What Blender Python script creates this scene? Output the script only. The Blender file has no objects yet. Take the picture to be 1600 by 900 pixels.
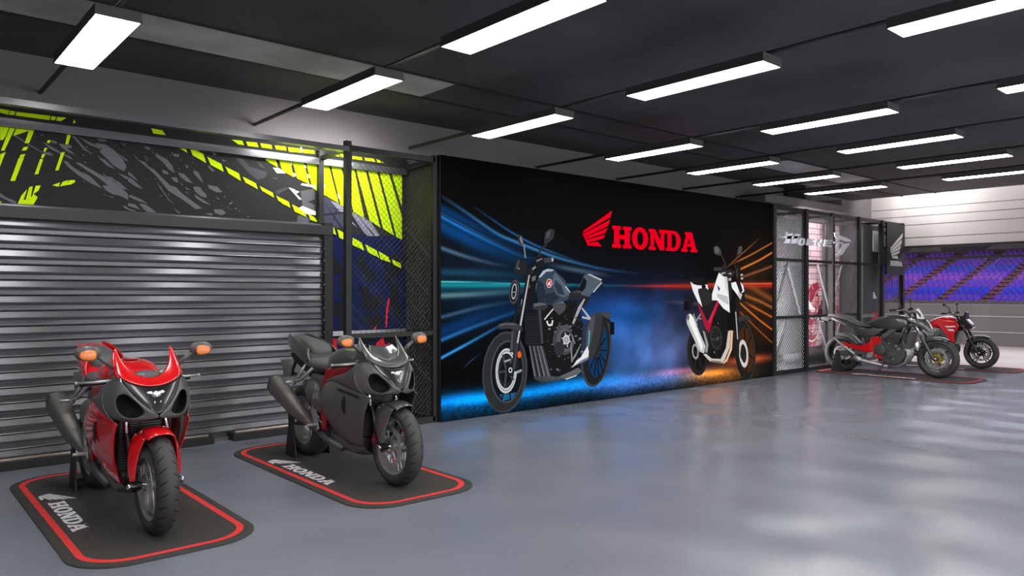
import bpy, bmesh, math, random
import numpy as np
from mathutils import Vector, Matrix
C = bpy.context.scene.collection
# ---------------------------------------------------------------- camera
cam_data = bpy.data.cameras.new('camera')
cam = bpy.data.objects.new('camera', cam_data); C.objects.link(cam)
cam.location = (0, 0, 1.45)
cam.rotation_euler = (math.pi/2, 0, -math.atan2(0.65643, 0.75439))
cam_data.sensor_width = 36.0
cam_data.lens = 1166/1600*36
cam_data.shift_y = 7/1600
cam_data.clip_end = 300
bpy.context.scene.camera = cam
# ---------------------------------------------------------------- world, exposure
world = bpy.data.worlds.new('world'); bpy.context.scene.world = world
world.use_nodes = True
wb = world.node_tree.nodes['Background']
wb.inputs[0].default_value = (0.85, 0.88, 1.0, 1); wb.inputs[1].default_value = 0.8
vs = bpy.context.scene.view_settings
vs.view_transform = 'Standard'; vs.look = 'None'; vs.exposure = 0.0; vs.gamma = 1.0; vs.use_curve_mapping = False
LAMP = 21.5          # strength of every ceiling light
def area(name, loc, rot, sx, sy, power, col):
    l = bpy.data.lights.new(name, 'AREA'); l.shape = 'RECTANGLE'; l.size = sx; l.size_y = sy
    l.energy = power; l.color = col
    o = bpy.data.objects.new(name, l); o.location = loc; o.rotation_euler = rot; C.objects.link(o)
    return o
# daylight from the pit lane through the open garage doors behind the camera, and the grandstand lighting
area('daylight_doors', (6.0, -8.6, 1.6), (math.radians(90), 0, 0), 16, 2.6, 720, (0.95, 0.97, 1.0))
# unseen lamps added above the door opening, and wash lights added inside both cages
area('added_pocket_fill', (16.62, 0.0, 3.98), (0, math.radians(-68), 0), .25, 14, 42, (1.0, 0.97, 0.95))  # added to brighten the far wall, hidden behind the ceiling edge
area('added_pocket_end_fill', (16.62, 6.2, 3.9), (0, math.radians(-60), 0), .25, .9, 30, (1.0, 0.98, 0.96))  # added for the brighter patch at the wall end
area('added_cage_top_fill', (14.9, 6.95, 2.84), (math.radians(30), 0, 0), 1.6, .12, 9, (1.0, 0.95, 0.95))  # added to brighten the brick print
area('added_cage_side_fill', (13.14, 6.90, 1.45), (math.radians(90), 0, math.radians(-70)), .05, 2.6, 62, (1.0, 0.93, 0.94))  # added behind the post to brighten the brick print evenly
area('added_left_cage_fill', (3.72, 6.99, 3.0), (math.radians(50), 0, 0), 1.2, .10, 18, (1.0, 1.0, 0.98))
area('grandstand_lights', (34.0, 9.0, 7.5), (0, math.radians(15), 0), 10, 40, 5200, (0.86, 0.80, 1.0))
area('pit_lane_daylight', (20.0, 2.0, 6.5), (0, 0, 0), 5, 24, 400, (1.0, 0.96, 0.92))
# ---------------------------------------------------------------- helpers
def lin(c):
    r = [((v/255.) / 12.92 if v/255. <= 0.04045 else ((v/255. + 0.055)/1.055)**2.4) for v in c[:3]]
    return (r[0], r[1], r[2], 1.0)
def mat(name, col, rough=0.5, metal=0.0, coat=0.0, bump=0.0, bscale=40.0, spec=0.5, var=0.0, vscale=3.0, emit=None, alpha=None, trans=0.0, flake=0.0):
    m = bpy.data.materials.new(name); m.use_nodes = True
    nt = m.node_tree; b = nt.nodes['Principled BSDF']
    b.inputs['Base Color'].default_value = lin(col)
    b.inputs['Roughness'].default_value = rough
    b.inputs['Metallic'].default_value = metal
    b.inputs['Coat Weight'].default_value = coat
    b.inputs['Coat Roughness'].default_value = 0.04
    b.inputs['Specular IOR Level'].default_value = spec
    b.inputs['Transmission Weight'].default_value = trans
    if emit:
        b.inputs['Emission Color'].default_value = lin(emit[0]); b.inputs['Emission Strength'].default_value = emit[1]
    if bump or var:
        tc = nt.nodes.new('ShaderNodeTexCoord')
    if bump:
        n = nt.nodes.new('ShaderNodeTexNoise'); n.inputs['Scale'].default_value = bscale; n.inputs['Detail'].default_value = 4
        nt.links.new(tc.outputs['Object'], n.inputs['Vector'])
        bp = nt.nodes.new('ShaderNodeBump'); bp.inputs['Strength'].default_value = bump; bp.inputs['Distance'].default_value = 0.01
        nt.links.new(n.outputs['Fac'], bp.inputs['Height']); nt.links.new(bp.outputs['Normal'], b.inputs['Normal'])
    if var:
        n = nt.nodes.new('ShaderNodeTexNoise'); n.inputs['Scale'].default_value = vscale; n.inputs['Detail'].default_value = 6
        nt.links.new(tc.outputs['Object'], n.inputs['Vector'])
        mr = nt.nodes.new('ShaderNodeMapRange'); mr.inputs['From Min'].default_value = 0.3; mr.inputs['From Max'].default_value = 0.7
        mr.inputs['To Min'].default_value = 1-var; mr.inputs['To Max'].default_value = 1+var
        nt.links.new(n.outputs['Fac'], mr.inputs['Value'])
        mx = nt.nodes.new('ShaderNodeVectorMath'); mx.operation = 'SCALE'
        mx.inputs[0].default_value = lin(col)[:3]; nt.links.new(mr.outputs['Result'], mx.inputs['Scale'])
        nt.links.new(mx.outputs[0], b.inputs['Base Color'])
    return m
def vcol_mat(name, rough=0.5, emit=0.0, spec=0.5):
    m = bpy.data.materials.new(name); m.use_nodes = True
    nt = m.node_tree; b = nt.nodes['Principled BSDF']; b.inputs['Roughness'].default_value = rough
    b.inputs['Specular IOR Level'].default_value = spec
    a = nt.nodes.new('ShaderNodeAttribute'); a.attribute_name = 'print'
    if emit:
        b.inputs['Base Color'].default_value = (0.002, 0.002, 0.002, 1)
        nt.links.new(a.outputs['Color'], b.inputs['Emission Color']); b.inputs['Emission Strength'].default_value = emit
    else:
        nt.links.new(a.outputs['Color'], b.inputs['Base Color'])
    return m
def mesh_obj(name, verts, faces, m, parent=None, smooth=False):
    me = bpy.data.meshes.new(name); me.from_pydata([tuple(v) for v in verts], [], faces)
    bm = bmesh.new(); bm.from_mesh(me); bmesh.ops.recalc_face_normals(bm, faces=bm.faces); bm.to_mesh(me); bm.free()
    me.materials.append(m)
    if smooth:
        for p in me.polygons: p.use_smooth = True
    o = bpy.data.objects.new(name, me); C.objects.link(o); o.parent = parent
    return o
class MB:
    """collects shapes that end up as one mesh"""
    def __init__(s): s.v = []; s.f = []
    def add(s, vs, fs):
        n = len(s.v); s.v += [tuple(v) for v in vs]; s.f += [tuple(i+n for i in f) for f in fs]; return s
    def box(s, x0, x1, y0, y1, z0, z1):
        return s.add([(x0,y0,z0),(x1,y0,z0),(x1,y1,z0),(x0,y1,z0),(x0,y0,z1),(x1,y0,z1),(x1,y1,z1),(x0,y1,z1)],
                     [(0,3,2,1),(4,5,6,7),(0,1,5,4),(1,2,6,5),(2,3,7,6),(3,0,4,7)])
    def tube(s, pts, r, n=10, caps=True):
        pts = [Vector(p) for p in pts]; k = len(pts)
        rs = r if isinstance(r, (list, tuple)) else [r]*k
        up = None; rings = []
        for i, p in enumerate(pts):
            d = (pts[min(i+1, k-1)] - pts[max(i-1, 0)]).normalized()
            if up is None: up = d.orthogonal().normalized()
            else: up = (up - d*up.dot(d)).normalized()
            w = d.cross(up)
            rings.append([p + (up*math.cos(2*math.pi*j/n) + w*math.sin(2*math.pi*j/n))*rs[i] for j in range(n)])
        return s.rings(rings, caps)
    def rings(s, rings, caps=True, closed=True):
        n = len(rings[0]); vs = [v for r in rings for v in r]; fs = []
        for i in range(len(rings)-1):
            for j in range(n if closed else n-1):
                a = i*n+j; b = i*n+(j+1) % n
                fs.append((a, b, b+n, a+n))
        if caps:
            fs.append(tuple(range(n))[::-1]); fs.append(tuple(range((len(rings)-1)*n, len(rings)*n)))
        return s.add(vs, fs)
    def beam(s, a, b, w, h, up=(0,0,1)):
        a = Vector(a); b = Vector(b); d = (b-a).normalized(); up = Vector(up)
        if abs(d.dot(up)) > 0.98: up = Vector((1,0,0))
        x = d.cross(up).normalized()*w/2; z = x.cross(d).normalized()*h/2
        return s.rings([[a-x-z, a+x-z, a+x+z, a-x+z], [b-x-z, b+x-z, b+x+z, b-x+z]])
    def lathe(s, prof, axis_x, cy, cz, n=48, close=False):
        """profile [(x offset, radius)] turned about the x axis through (cy, cz)"""
        rings = []
        for k in range(n):
            t = 2*math.pi*k/n
            rings.append([(axis_x+px, cy+r*math.cos(t), cz+r*math.sin(t)) for px, r in prof])
        rings.append(rings[0])
        return s.rings(rings, caps=False, closed=close)
    def prism(s, poly, x0, x1):
        """outline in (y, z) pushed out between x0 and x1"""
        n = len(poly)
        return s.add([(x0, y, z) for y, z in poly]+[(x1, y, z) for y, z in poly],
                     [tuple(range(n)), tuple(range(2*n-1, n-1, -1))]+[(i, (i+1) % n, n+(i+1) % n, n+i) for i in range(n)])
    def ellipsoid(s, c, r, n=20, m=12, M=None):
        rings = []
        for i in range(m+1):
            f = math.pi*i/m; f = min(max(f, 0.02), math.pi-0.02)
            ring = []
            for j in range(n):
                t = 2*math.pi*j/n
                v = Vector((r[0]*math.sin(f)*math.cos(t), r[1]*math.sin(f)*math.sin(t), r[2]*math.cos(f)))
                if M: v = M @ v
                ring.append(v+Vector(c))
            rings.append(ring)
        return s.rings(rings)
    def build(s, name, m, parent=None, smooth=False, bevel=0.0, sub=0, angle=None):
        o = mesh_obj(name, s.v, s.f, m, parent, smooth)
        if bevel:
            b = o.modifiers.new('bevel', 'BEVEL'); b.width = bevel; b.segments = 2; b.limit_method = 'ANGLE'; b.angle_limit = math.radians(40)
        if sub:
            b = o.modifiers.new('sub', 'SUBSURF'); b.levels = sub; b.render_levels = sub
            for p in o.data.polygons: p.use_smooth = True
        if angle:
            o.data.shade_smooth() if hasattr(o.data, 'shade_smooth') else None
            try: o.data.set_sharp_from_angle(angle=math.radians(angle))
            except Exception: pass
        return o
def skin(name, rows, m, parent, mirror=False, flip=False, thick=0.004, sub=2, crease=False):
    """a shell through a grid of points; mirror=True adds the other half (first column on x=0 is shared)"""
    if mirror:
        rows = [[(-x, y, z) for x, y, z in reversed(r[1:] if abs(r[0][0]) < 1e-6 else r)] + list(r) for r in rows]
    if flip: rows = [[(-x, y, z) for x, y, z in r] for r in rows]
    n = len(rows[0]); vs = [v for r in rows for v in r]
    fs = [(i*n+j, i*n+j+1, (i+1)*n+j+1, (i+1)*n+j) for i in range(len(rows)-1) for j in range(n-1)]
    o = mesh_obj(name, vs, fs, m, parent, True)
    if sub:
        s = o.modifiers.new('sub', 'SUBSURF'); s.levels = sub; s.render_levels = sub; s.boundary_smooth = 'PRESERVE_CORNERS'
    if thick:
        s = o.modifiers.new('solid', 'SOLIDIFY'); s.thickness = thick; s.offset = 0
    return o
def loft(name, secs, m, parent, n=16, sub=1, power=2.5, caps=True):
    """body through sections (y, half width, z bottom, z top[, x centre]) across the bike"""
    b = MB(); rings = []
    for s in secs:
        y, w, z0, z1 = s[:4]; xc = s[4] if len(s) > 4 else 0; cz = (z0+z1)/2; h = (z1-z0)/2; r = []
        for k in range(n):
            t = 2*math.pi*k/n; ct, st = math.cos(t), math.sin(t)
            r.append((xc+w*math.copysign(abs(ct)**(2/power), ct), y, cz+h*math.copysign(abs(st)**(2/power), st)))
        rings.append(r)
    b.rings(rings, caps)
    return b.build(name, m, parent, smooth=True, sub=sub)
def thing(name, loc=(0, 0, 0), rz=0.0, label=None, cat=None, group=None):
    o = bpy.data.objects.new(name, None); C.objects.link(o); o.location = loc; o.rotation_euler = (0, 0, rz)
    o.empty_display_size = 0.1
    return tag(o, label, cat, group)
def tag(o, label=None, cat=None, group=None, kind=None):
    if label: o['label'] = label
    if cat: o['category'] = cat
    if group: o['group'] = group
    if kind: o['kind'] = kind
    return o
def struct(name, mb, m, **k):
    o = mb.build(name, m, **k); o['kind'] = 'structure'; return o
def printed(name, items, m, parent, face='xz', origin=(0, 0, 0), step=0.0001):
    """flat coloured shapes laid one over the other on a face (later ones on top)"""
    vs = []; fs = []; cols = []
    for k, (c, p) in enumerate(items):
        pts = [(p[i]/1000., p[i+1]/1000.) for i in range(0, len(p), 2)]
        A = sum(pts[i][0]*pts[(i+1) % len(pts)][1]-pts[(i+1) % len(pts)][0]*pts[i][1] for i in range(len(pts)))
        if A < 0: pts = pts[::-1]
        n = len(vs); off = (k+1)*step
        vs += [(origin[0]+x, origin[1]-off, origin[2]+z) for x, z in pts]
        fs.append(tuple(range(n, n+len(pts)))); cols.append(lin(c))
    me = bpy.data.meshes.new(name); me.from_pydata(vs, [], fs)
    a = me.color_attributes.new('print', 'FLOAT_COLOR', 'CORNER')
    for f, c in zip(me.polygons, cols):
        for li in f.loop_indices: a.data[li].color = c
    me.materials.append(m)
    o = bpy.data.objects.new(name, me); C.objects.link(o); o.parent = parent
    return o
def chainlink(name, p00, ax, ay, W, Hh, pitch, r, m, parent):
    """diamond wire mesh in the rectangle at p00 spanned by unit vectors ax, ay"""
    p00 = Vector(p00); ax = Vector(ax); ay = Vector(ay); b = MB(); nn = ax.cross(ay)
    k = -int(Hh/pitch)-1
    while k*pitch < W:
        for sgn in (1, -1):
            u0 = k*pitch if sgn == 1 else k*pitch+Hh
            # u = u0 + sgn*v
            lo, hi = 0.0, Hh
            if sgn == 1: lo = max(lo, -u0); hi = min(hi, W-u0)
            else: hi = min(hi, u0); lo = max(lo, u0-W)
            if hi-lo > 0.005:
                a = p00+ax*(u0+sgn*lo)+ay*lo; c = p00+ax*(u0+sgn*hi)+ay*hi
                b.tube([a+nn*r*0.7*sgn, c+nn*r*0.7*sgn], r, n=3, caps=False)
        k += 1
    return b.build(name, m, parent)
# slab-serif capitals and the wing, height 1, as outlines in (u, v)
def arc(cx, cy, rx, ry, a0, a1, n):
    return [(cx+rx*math.cos(math.radians(a0+(a1-a0)*i/n)), cy+ry*math.sin(math.radians(a0+(a1-a0)*i/n))) for i in range(n+1)]
def band(o, i): return [[o[k], o[k+1], i[k+1], i[k]] for k in range(len(o)-1)]
GLY = {
 'H': (0.98, [[(0,0),(.43,0),(.43,.16),(.35,.16),(.35,.41),(.62,.41),(.62,.16),(.54,.16),(.54,0),(.97,0),(.97,.16),(.88,.16),(.88,.84),(.97,.84),(.97,1),(.54,1),(.54,.84),(.62,.84),(.62,.6),(.35,.6),(.35,.84),(.43,.84),(.43,1),(0,1),(0,.84),(.09,.84),(.09,.16),(0,.16)]]),
 'O': (0.86, band(arc(.42,.5,.42,.53,0,360,32), arc(.42,.5,.17,.34,0,360,32))),
 'N': (0.94, [[(0,0),(.36,0),(.36,.16),(.27,.16),(.27,.62),(.62,0),(.85,0),(.85,.84),(.94,.84),(.94,1),(.57,1),(.57,.84),(.66,.84),(.66,.42),(.34,1),(0,1),(0,.84),(.09,.84),(.09,.16),(0,.16)]]),
 'D': (0.86, [[(0,0),(.30,0),(.30,1),(0,1),(0,.84),(.08,.84),(.08,.16),(0,.16)]] + band([(.30,0)]+arc(.42,.5,.42,.5,-90,90,16)+[(.30,1)], [(.30,.16)]+arc(.42,.5,.17,.34,-90,90,16)+[(.30,.84)])),
 'A': (0.97, [[(0,0),(.36,0),(.36,.15),(0,.15)],[(.56,0),(.97,0),(.97,.15),(.56,.15)],[(.08,.15),(.29,.15),(.49,.78),(.49,1),(.33,1)],[(.64,.15),(.89,.15),(.64,1),(.44,1),(.44,.78)],[(.27,.27),(.68,.27),(.62,.42),(.34,.42)],[(.22,.85),(.6,.85),(.6,1),(.22,1)]]),
}
def word(txt, gap=0.0):
    out = []; x = 0
    for ch in txt:
        w, ps = GLY[ch]; out += [[(x+u, v) for u, v in p] for p in ps]; x += w+gap
    return out, x-gap
def sign_mesh(name, polys, place, depth, m, parent=None, k0=0):
    """flat outlines given a small thickness; place(u, v, d) -> point, d from the face outwards"""
    b = MB()
    for k, p in enumerate(polys):
        n = len(p); vs = [place(u, v, 0) for u, v in p]+[place(u, v, depth) for u, v in p]
        b.add(vs, [tuple(range(n)), tuple(range(2*n-1, n-1, -1))]+[(i, (i+1) % n, n+(i+1) % n, n+i) for i in range(n)])
    return b.build(name, m, parent)
# ---------------------------------------------------------------- materials
M = {}
M['steel'] = mat('steel_dark', (84, 82, 84), .5, .1)
M['frame_black'] = mat('powder_coat_black', (34, 34, 35), .5, spec=.3)
M['wire'] = mat('galvanised_wire', (70, 70, 70), .4, .8)
M['wire_light'] = mat('bright_wire', (170, 172, 176), .35, .8)
M['rubber'] = mat('tyre_rubber', (52, 52, 51), .6, bump=.15, bscale=120)
M['groove'] = mat('tread_groove', (8, 8, 8), .9)
M['rim'] = mat('wheel_alloy', (170, 170, 172), .3, .55)
M['rim_dark'] = mat('black_alloy', (34, 34, 36), .3, .6)
M['disc'] = mat('brake_disc_steel', (178, 178, 178), .35, .6)
M['chrome'] = mat('chrome', (215, 216, 220), .12, 1)
M['alu'] = mat('brushed_aluminium', (172, 172, 175), .35, .6)
M['alu_dark'] = mat('dark_cast_metal', (84, 84, 86), .42, .35)
M['plastic'] = mat('black_plastic', (24, 24, 25), .5)
M['matte'] = mat('matte_charcoal', (80, 80, 80), .42, coat=.1)
M['muffler'] = mat('charcoal_muffler', (98, 96, 93), .42, .2)
M['seat'] = mat('seat_vinyl', (80, 79, 79), .6, bump=.1, bscale=300)
M['red'] = mat('red_paint', (205, 14, 22), .22, 0, coat=1)
M['redmetal'] = mat('red_frame_metal', (150, 14, 20), .35, .2, coat=.4)
M['graphite'] = mat('graphite_paint', (72, 72, 72), .3, .15, coat=1)
M['gloss'] = mat('gloss_black', (16, 16, 17), .28, coat=.35)
M['dark'] = mat('black_void', (7, 7, 7), .8)
M['amber'] = mat('amber_lens', (236, 128, 48), .25, coat=.6, bump=.5, bscale=160)
M['glass'] = mat('lamp_chrome', (225, 226, 230), .08, 1, bump=.8, bscale=60)
M['gold'] = mat('gold_carrier', (196, 176, 70), .35, .6)
M['lens'] = mat('headlamp_lens', (170, 175, 182), .1, .5, coat=1)
M['white'] = mat('white_print', (205, 205, 212), .8)
M['red_sign'] = mat('lit_red_letters', (20, 0, 2), .8, spec=0.0, emit=((232, 0, 32), 1.0))
M['white_vinyl'] = mat('white_vinyl', (225, 225, 228), .3)
# printed artwork: (sRGB colour, [x,z,x,z... in mm on the printed face])
MURAL=[((24,34,78),[3763,2124,4144,2102,4784,2105,4891,972,4891,-394,3741,-236]),
((32,34,40),[3829,1988,3867,1990,3906,1851,3983,1759,4049,1737,4062,1856,4075,1690,3944,1640,3842,1662,3816,1801]),
((32,34,40),[3829,1615,3880,1639,3919,1546,3893,1406,3816,1383]),
((32,34,40),[3983,1617,4062,1642,4062,1381,3957,1405,4009,1488,3957,1546]),
((32,34,40),[3854,1312,3944,1358,4062,1334,4062,1049,3944,1029,3983,1169,3893,1195,3842,1056]),
((32,34,40),[4182,1860,4290,1875,4331,1743,4442,1648,4400,1550,4290,1597,4263,1718,4182,1740]),
((32,34,40),[4209,1524,4345,1501,4373,1379,4484,1452,4513,1305,4373,1209,4236,1284,4263,1380]),
((32,34,40),[4263,1211,4400,1172,4484,1232,4541,1108,4428,1013,4290,1066]),
((32,34,40),[4569,1872,4685,1901,4787,1854,4787,1653,4656,1602,4598,1477,4541,1650]),
((32,34,40),[4627,1527,4714,1577,4772,1528,4714,1378,4772,1277,4787,1076,4685,1179,4612,1329]),
((32,34,40),[3842,1009,4075,1001,4075,942,3842,951]),
((32,34,40),[4182,973,4787,951,4787,624,4685,681,4627,857,4484,937,4345,870,4209,660]),
((70,72,86),[3743,2505,3814,2493,4051,2389,4051,2156,3927,2164,3743,2241]),
((150,150,165),[4130,2349,4263,2305,4367,2251,4487,2100,4332,2092,4220,2166,4130,2221]),
((150,150,165),[3862,2456,3960,2434,4051,2389,4051,2306,3960,2360]),
((45,44,58),[3750,2300,4051,2351,4051,2329,3750,2278]),
((45,44,58),[3814,2393,3927,2365,4051,2366,3927,2375]),
((45,44,58),[3766,2463,4026,2155,3993,2153]),
((45,44,58),[3894,2236,3927,2357,3943,2358,3914,2238]),
((45,44,58),[4130,2312,4297,2109,4271,2100,4130,2251]),
((45,44,58),[4194,2316,4420,2107,4393,2106]),
((75,73,77),[2801,2813,2896,2804,2966,2730,3150,2694,3135,2637,3050,2601,2966,2661]),
((75,73,77),[3244,2508,3369,2561,3377,2541,3251,2466]),
((75,73,77),[3043,2793,3092,2771,3128,2720,3078,2742]),
((75,73,77),[3193,2629,3266,2653,3251,2628]),
((95,93,98),[3516,2529,3679,2572,3679,2456,3593,2420,3679,2398,3679,2325,3547,2330]),
((95,93,98),[3485,2268,3577,2289,3624,2219,3547,2157,3478,2196]),
((112,109,114),[955,2765,980,2768,1051,2718,1102,2688,1165,2653,1217,2660,1249,2633,1196,2633,1133,2662,1061,2701]),
((112,109,114),[1165,2742,1207,2720,1292,2675,1378,2636,1391,2613,1313,2647,1217,2690]),
((112,109,114),[1207,2763,1260,2763,1276,2741,1238,2740]),
((112,109,114),[1286,2742,1378,2742,1384,2718,1346,2713,1411,2659,1356,2677,1302,2714]),
((112,109,114),[1281,2853,1346,2868,1378,2845,1356,2832]),
((112,109,114),[1313,2597,1351,2595,1378,2561,1444,2518,1500,2499,1545,2466,1624,2384,1545,2415,1488,2447,1422,2491,1356,2546]),
((112,109,114),[1411,2592,1444,2596,1511,2557,1601,2510,1693,2468,1787,2399,1835,2351,1835,2299,1764,2332,1705,2340,1647,2374,1624,2410,1670,2414,1601,2471,1511,2525]),
((112,109,114),[1378,2823,1411,2821,1488,2725,1545,2681,1477,2711,1422,2779]),
((112,109,114),[1427,2827,1511,2791,1590,2763,1624,2729,1511,2765]),
((112,109,114),[1488,2870,1533,2872,1670,2812,1601,2815,1533,2844]),
((112,109,114),[1556,2784,1647,2783,1717,2741,1787,2672,1823,2604,1799,2556,1717,2599,1659,2657,1601,2713,1624,2742]),
((112,109,114),[1590,2661,1647,2642,1728,2568,1659,2592]),
((112,109,114),[1740,2802,1775,2761,1823,2741,1787,2750]),
((112,109,114),[1740,2724,1829,2664,1823,2650]),
((112,109,114),[1624,2531,1647,2502,1705,2488,1752,2448,1693,2468,1636,2500]),
((112,109,114),[1717,2457,1752,2461,1835,2390,1787,2399]),
((112,109,114),[1746,2538,1835,2508,1829,2481]),
((112,109,114),[1793,2244,1835,2228,1835,2208,1799,2225]),
((112,109,114),[861,2279,900,2247,970,2217,980,2188,920,2213,861,2244]),
((112,109,114),[1630,2334,1647,2329,1641,2319]),
((112,109,114),[1653,2325,1717,2313,1711,2305]),
((112,109,114),[1466,2439,1494,2425,1477,2427]),
((112,109,114),[1472,2612,1500,2606,1488,2596]),
((112,109,114),[1144,2805,1170,2800,1159,2787]),
((112,109,114),[1874,2733,1920,2676,1984,2659,2007,2624,2055,2603,2150,2512,2198,2465,2247,2457,2309,2398,2495,2269,2434,2258,2358,2311,2284,2357,2223,2391,2186,2413,2126,2484,2066,2554,1972,2632,1903,2687]),
((112,109,114),[1835,2555,1857,2545,1903,2500,1920,2477,1835,2530]),
((112,109,114),[1835,2505,1869,2496,1961,2408,1903,2425,1835,2468]),
((112,109,114),[1835,2332,1857,2346,1938,2316,2007,2277,1938,2291,1880,2311]),
((112,109,114),[1926,2271,1984,2269,2066,2212,2114,2171,2031,2172,1972,2218]),
((112,109,114),[1835,2270,1892,2262,1943,2216,1903,2226,1835,2245]),
((112,109,114),[1835,2221,1903,2201,1949,2166,1835,2208]),
((112,109,114),[2066,2750,2114,2737,2174,2706,2223,2647,2241,2585,2186,2618,2138,2676,2078,2720]),
((112,109,114),[2126,2611,2180,2591,2186,2567,2138,2574]),
((112,109,114),[2272,2601,2334,2582,2409,2505,2346,2518,2284,2564]),
((112,109,114),[2210,2543,2259,2548,2278,2499,2235,2507]),
((112,109,114),[2409,2635,2459,2621,2511,2514,2472,2544,2421,2597]),
((112,109,114),[2409,2472,2459,2477,2536,2405,2536,2376,2485,2387,2434,2422]),
((112,109,114),[2421,2401,2511,2350,2582,2309,2511,2323,2434,2370]),
((112,109,114),[2549,2505,2641,2494,2694,2445,2628,2439,2562,2473]),
((112,109,114),[2608,2271,2694,2271,2727,2240,2680,2214,2614,2238]),
((112,109,114),[2523,2221,2588,2230,2595,2200]),
((112,109,114),[2754,2336,2794,2366,2787,2338,2760,2327]),
((112,109,114),[2223,2769,2284,2770,2278,2744,2235,2745]),
((112,109,114),[1972,2808,2025,2802,2019,2774,1984,2784]),
((112,109,114),[2340,2680,2371,2664,2346,2642]),
((112,109,114),[2459,2864,2562,2857,2511,2818]),
((112,109,114),[2562,2864,2634,2813,2614,2797]),
((112,109,114),[2687,2772,2734,2758,2694,2746]),
((112,109,114),[2078,2486,2114,2445,2186,2336,2241,2283,2186,2323,2126,2408]),
((112,109,114),[2229,2256,2296,2209,2272,2208]),
((112,109,114),[2562,2698,2621,2645,2588,2641,2549,2684]),
((112,109,114),[2334,2465,2384,2437,2346,2440]),
((112,109,114),[2628,2399,2667,2369,2647,2371]),
((112,109,114),[2707,2406,2727,2408,2713,2390]),
((112,109,114),[2808,2293,2835,2301,2828,2280]),
((112,109,114),[2848,2275,2869,2277,2858,2264]),
((112,109,114),[2938,2220,2966,2229,2952,2213]),
((112,109,114),[3022,2184,3047,2179,3036,2169]),
((112,109,114),[2077,2761,2089,2757,2095,2746,2083,2753]),
((112,109,114),[2032,2773,2045,2768,2051,2757,2039,2764]),
((112,109,114),[2462,2479,2480,2472,2489,2457,2471,2468]),
((112,109,114),[2069,2563,2080,2558,2085,2549,2074,2556]),
((112,109,114),[2042,2756,2052,2752,2057,2743,2047,2749]),
((112,109,114),[2468,2467,2486,2459,2495,2443,2477,2454]),
((112,109,114),[2394,2758,2406,2753,2412,2743,2400,2750]),
((112,109,114),[2294,2496,2312,2488,2321,2472,2303,2483]),
((112,109,114),[2440,2814,2456,2808,2463,2794,2448,2804]),
((112,109,114),[2320,2604,2330,2599,2335,2590,2325,2597]),
((112,109,114),[2208,2784,2227,2776,2236,2760,2217,2771]),
((112,109,114),[2432,2596,2443,2591,2449,2581,2438,2588]),
((112,109,114),[2457,2587,2476,2579,2485,2562,2466,2574]),
((112,109,114),[2421,2613,2435,2608,2441,2596,2428,2604]),
((112,109,114),[2278,2634,2288,2630,2293,2621,2283,2627]),
((112,109,114),[2114,2441,2123,2438,2127,2430,2118,2436]),
((112,109,114),[1974,2513,1985,2508,1990,2498,1979,2505]),
((112,109,114),[2242,2611,2254,2606,2260,2596,2248,2603]),
((112,109,114),[2509,2771,2522,2766,2529,2754,2516,2762]),
((112,109,114),[2058,2518,2069,2514,2074,2504,2064,2511]),
((112,109,114),[2142,2474,2154,2469,2159,2459,2148,2466]),
((112,109,114),[2256,2412,2265,2408,2269,2400,2260,2406]),
((112,109,114),[1982,2693,1998,2686,2006,2672,1990,2682]),
((112,109,114),[2288,2725,2300,2720,2306,2710,2294,2717]),
((112,109,114),[2045,2596,2053,2592,2057,2585,2049,2590]),
((112,109,114),[2334,2423,2354,2415,2364,2397,2344,2410]),
((112,109,114),[2356,2395,2364,2391,2368,2384,2360,2389]),
((112,109,114),[2106,2370,2122,2363,2130,2348,2114,2359]),
((112,109,114),[2173,2387,2188,2380,2195,2367,2180,2376]),
((112,109,114),[2404,2712,2414,2708,2420,2699,2409,2705]),
((112,109,114),[2191,2760,2204,2755,2210,2744,2197,2752]),
((112,109,114),[2488,2704,2496,2701,2501,2693,2492,2699]),
((112,109,114),[1973,2719,1989,2712,1998,2697,1981,2708]),
((112,109,114),[2146,2684,2155,2680,2159,2673,2151,2678]),
((112,109,114),[1781,2809,1792,2804,1797,2794,1786,2801]),
((112,109,114),[1464,2837,1474,2833,1479,2823,1469,2830]),
((112,109,114),[1674,2848,1683,2844,1687,2836,1678,2841]),
((112,109,114),[1609,2820,1630,2811,1640,2792,1620,2805]),
((112,109,114),[1485,2750,1502,2743,1511,2726,1493,2738]),
((112,109,114),[1582,2675,1596,2669,1603,2656,1589,2665]),
((112,109,114),[1525,2778,1533,2774,1538,2766,1529,2772]),
((112,109,114),[1586,2817,1605,2809,1614,2791,1595,2803]),
((112,109,114),[1728,2787,1736,2784,1741,2776,1732,2781]),
((112,109,114),[1529,2810,1540,2806,1545,2796,1534,2803]),
((112,109,114),[1521,2690,1531,2686,1536,2677,1526,2683]),
((112,109,114),[1461,2672,1476,2665,1483,2651,1468,2661]),
((112,109,114),[1784,2813,1804,2805,1814,2787,1794,2799]),
((112,109,114),[1666,2723,1683,2716,1692,2699,1675,2711]),
((112,109,114),[2639,2509,2646,2506,2650,2500,2643,2504]),
((112,109,114),[2740,2301,2753,2296,2759,2284,2746,2293]),
((112,109,114),[2598,2355,2609,2350,2615,2340,2604,2347]),
((112,109,114),[2678,2319,2688,2315,2693,2307,2683,2313]),
((112,109,114),[2682,2354,2689,2351,2693,2344,2685,2349]),
((112,109,114),[2753,2287,2759,2284,2762,2279,2756,2283]),
((112,109,114),[2766,2286,2777,2282,2782,2272,2771,2279]),
((112,109,114),[2522,2285,2528,2282,2531,2277,2525,2281]),
((112,109,114),[2765,2366,2771,2363,2774,2358,2768,2362]),
((112,109,114),[2554,2357,2563,2353,2568,2345,2559,2351]),
((112,109,114),[2706,2291,2713,2288,2717,2282,2709,2286]),
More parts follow.
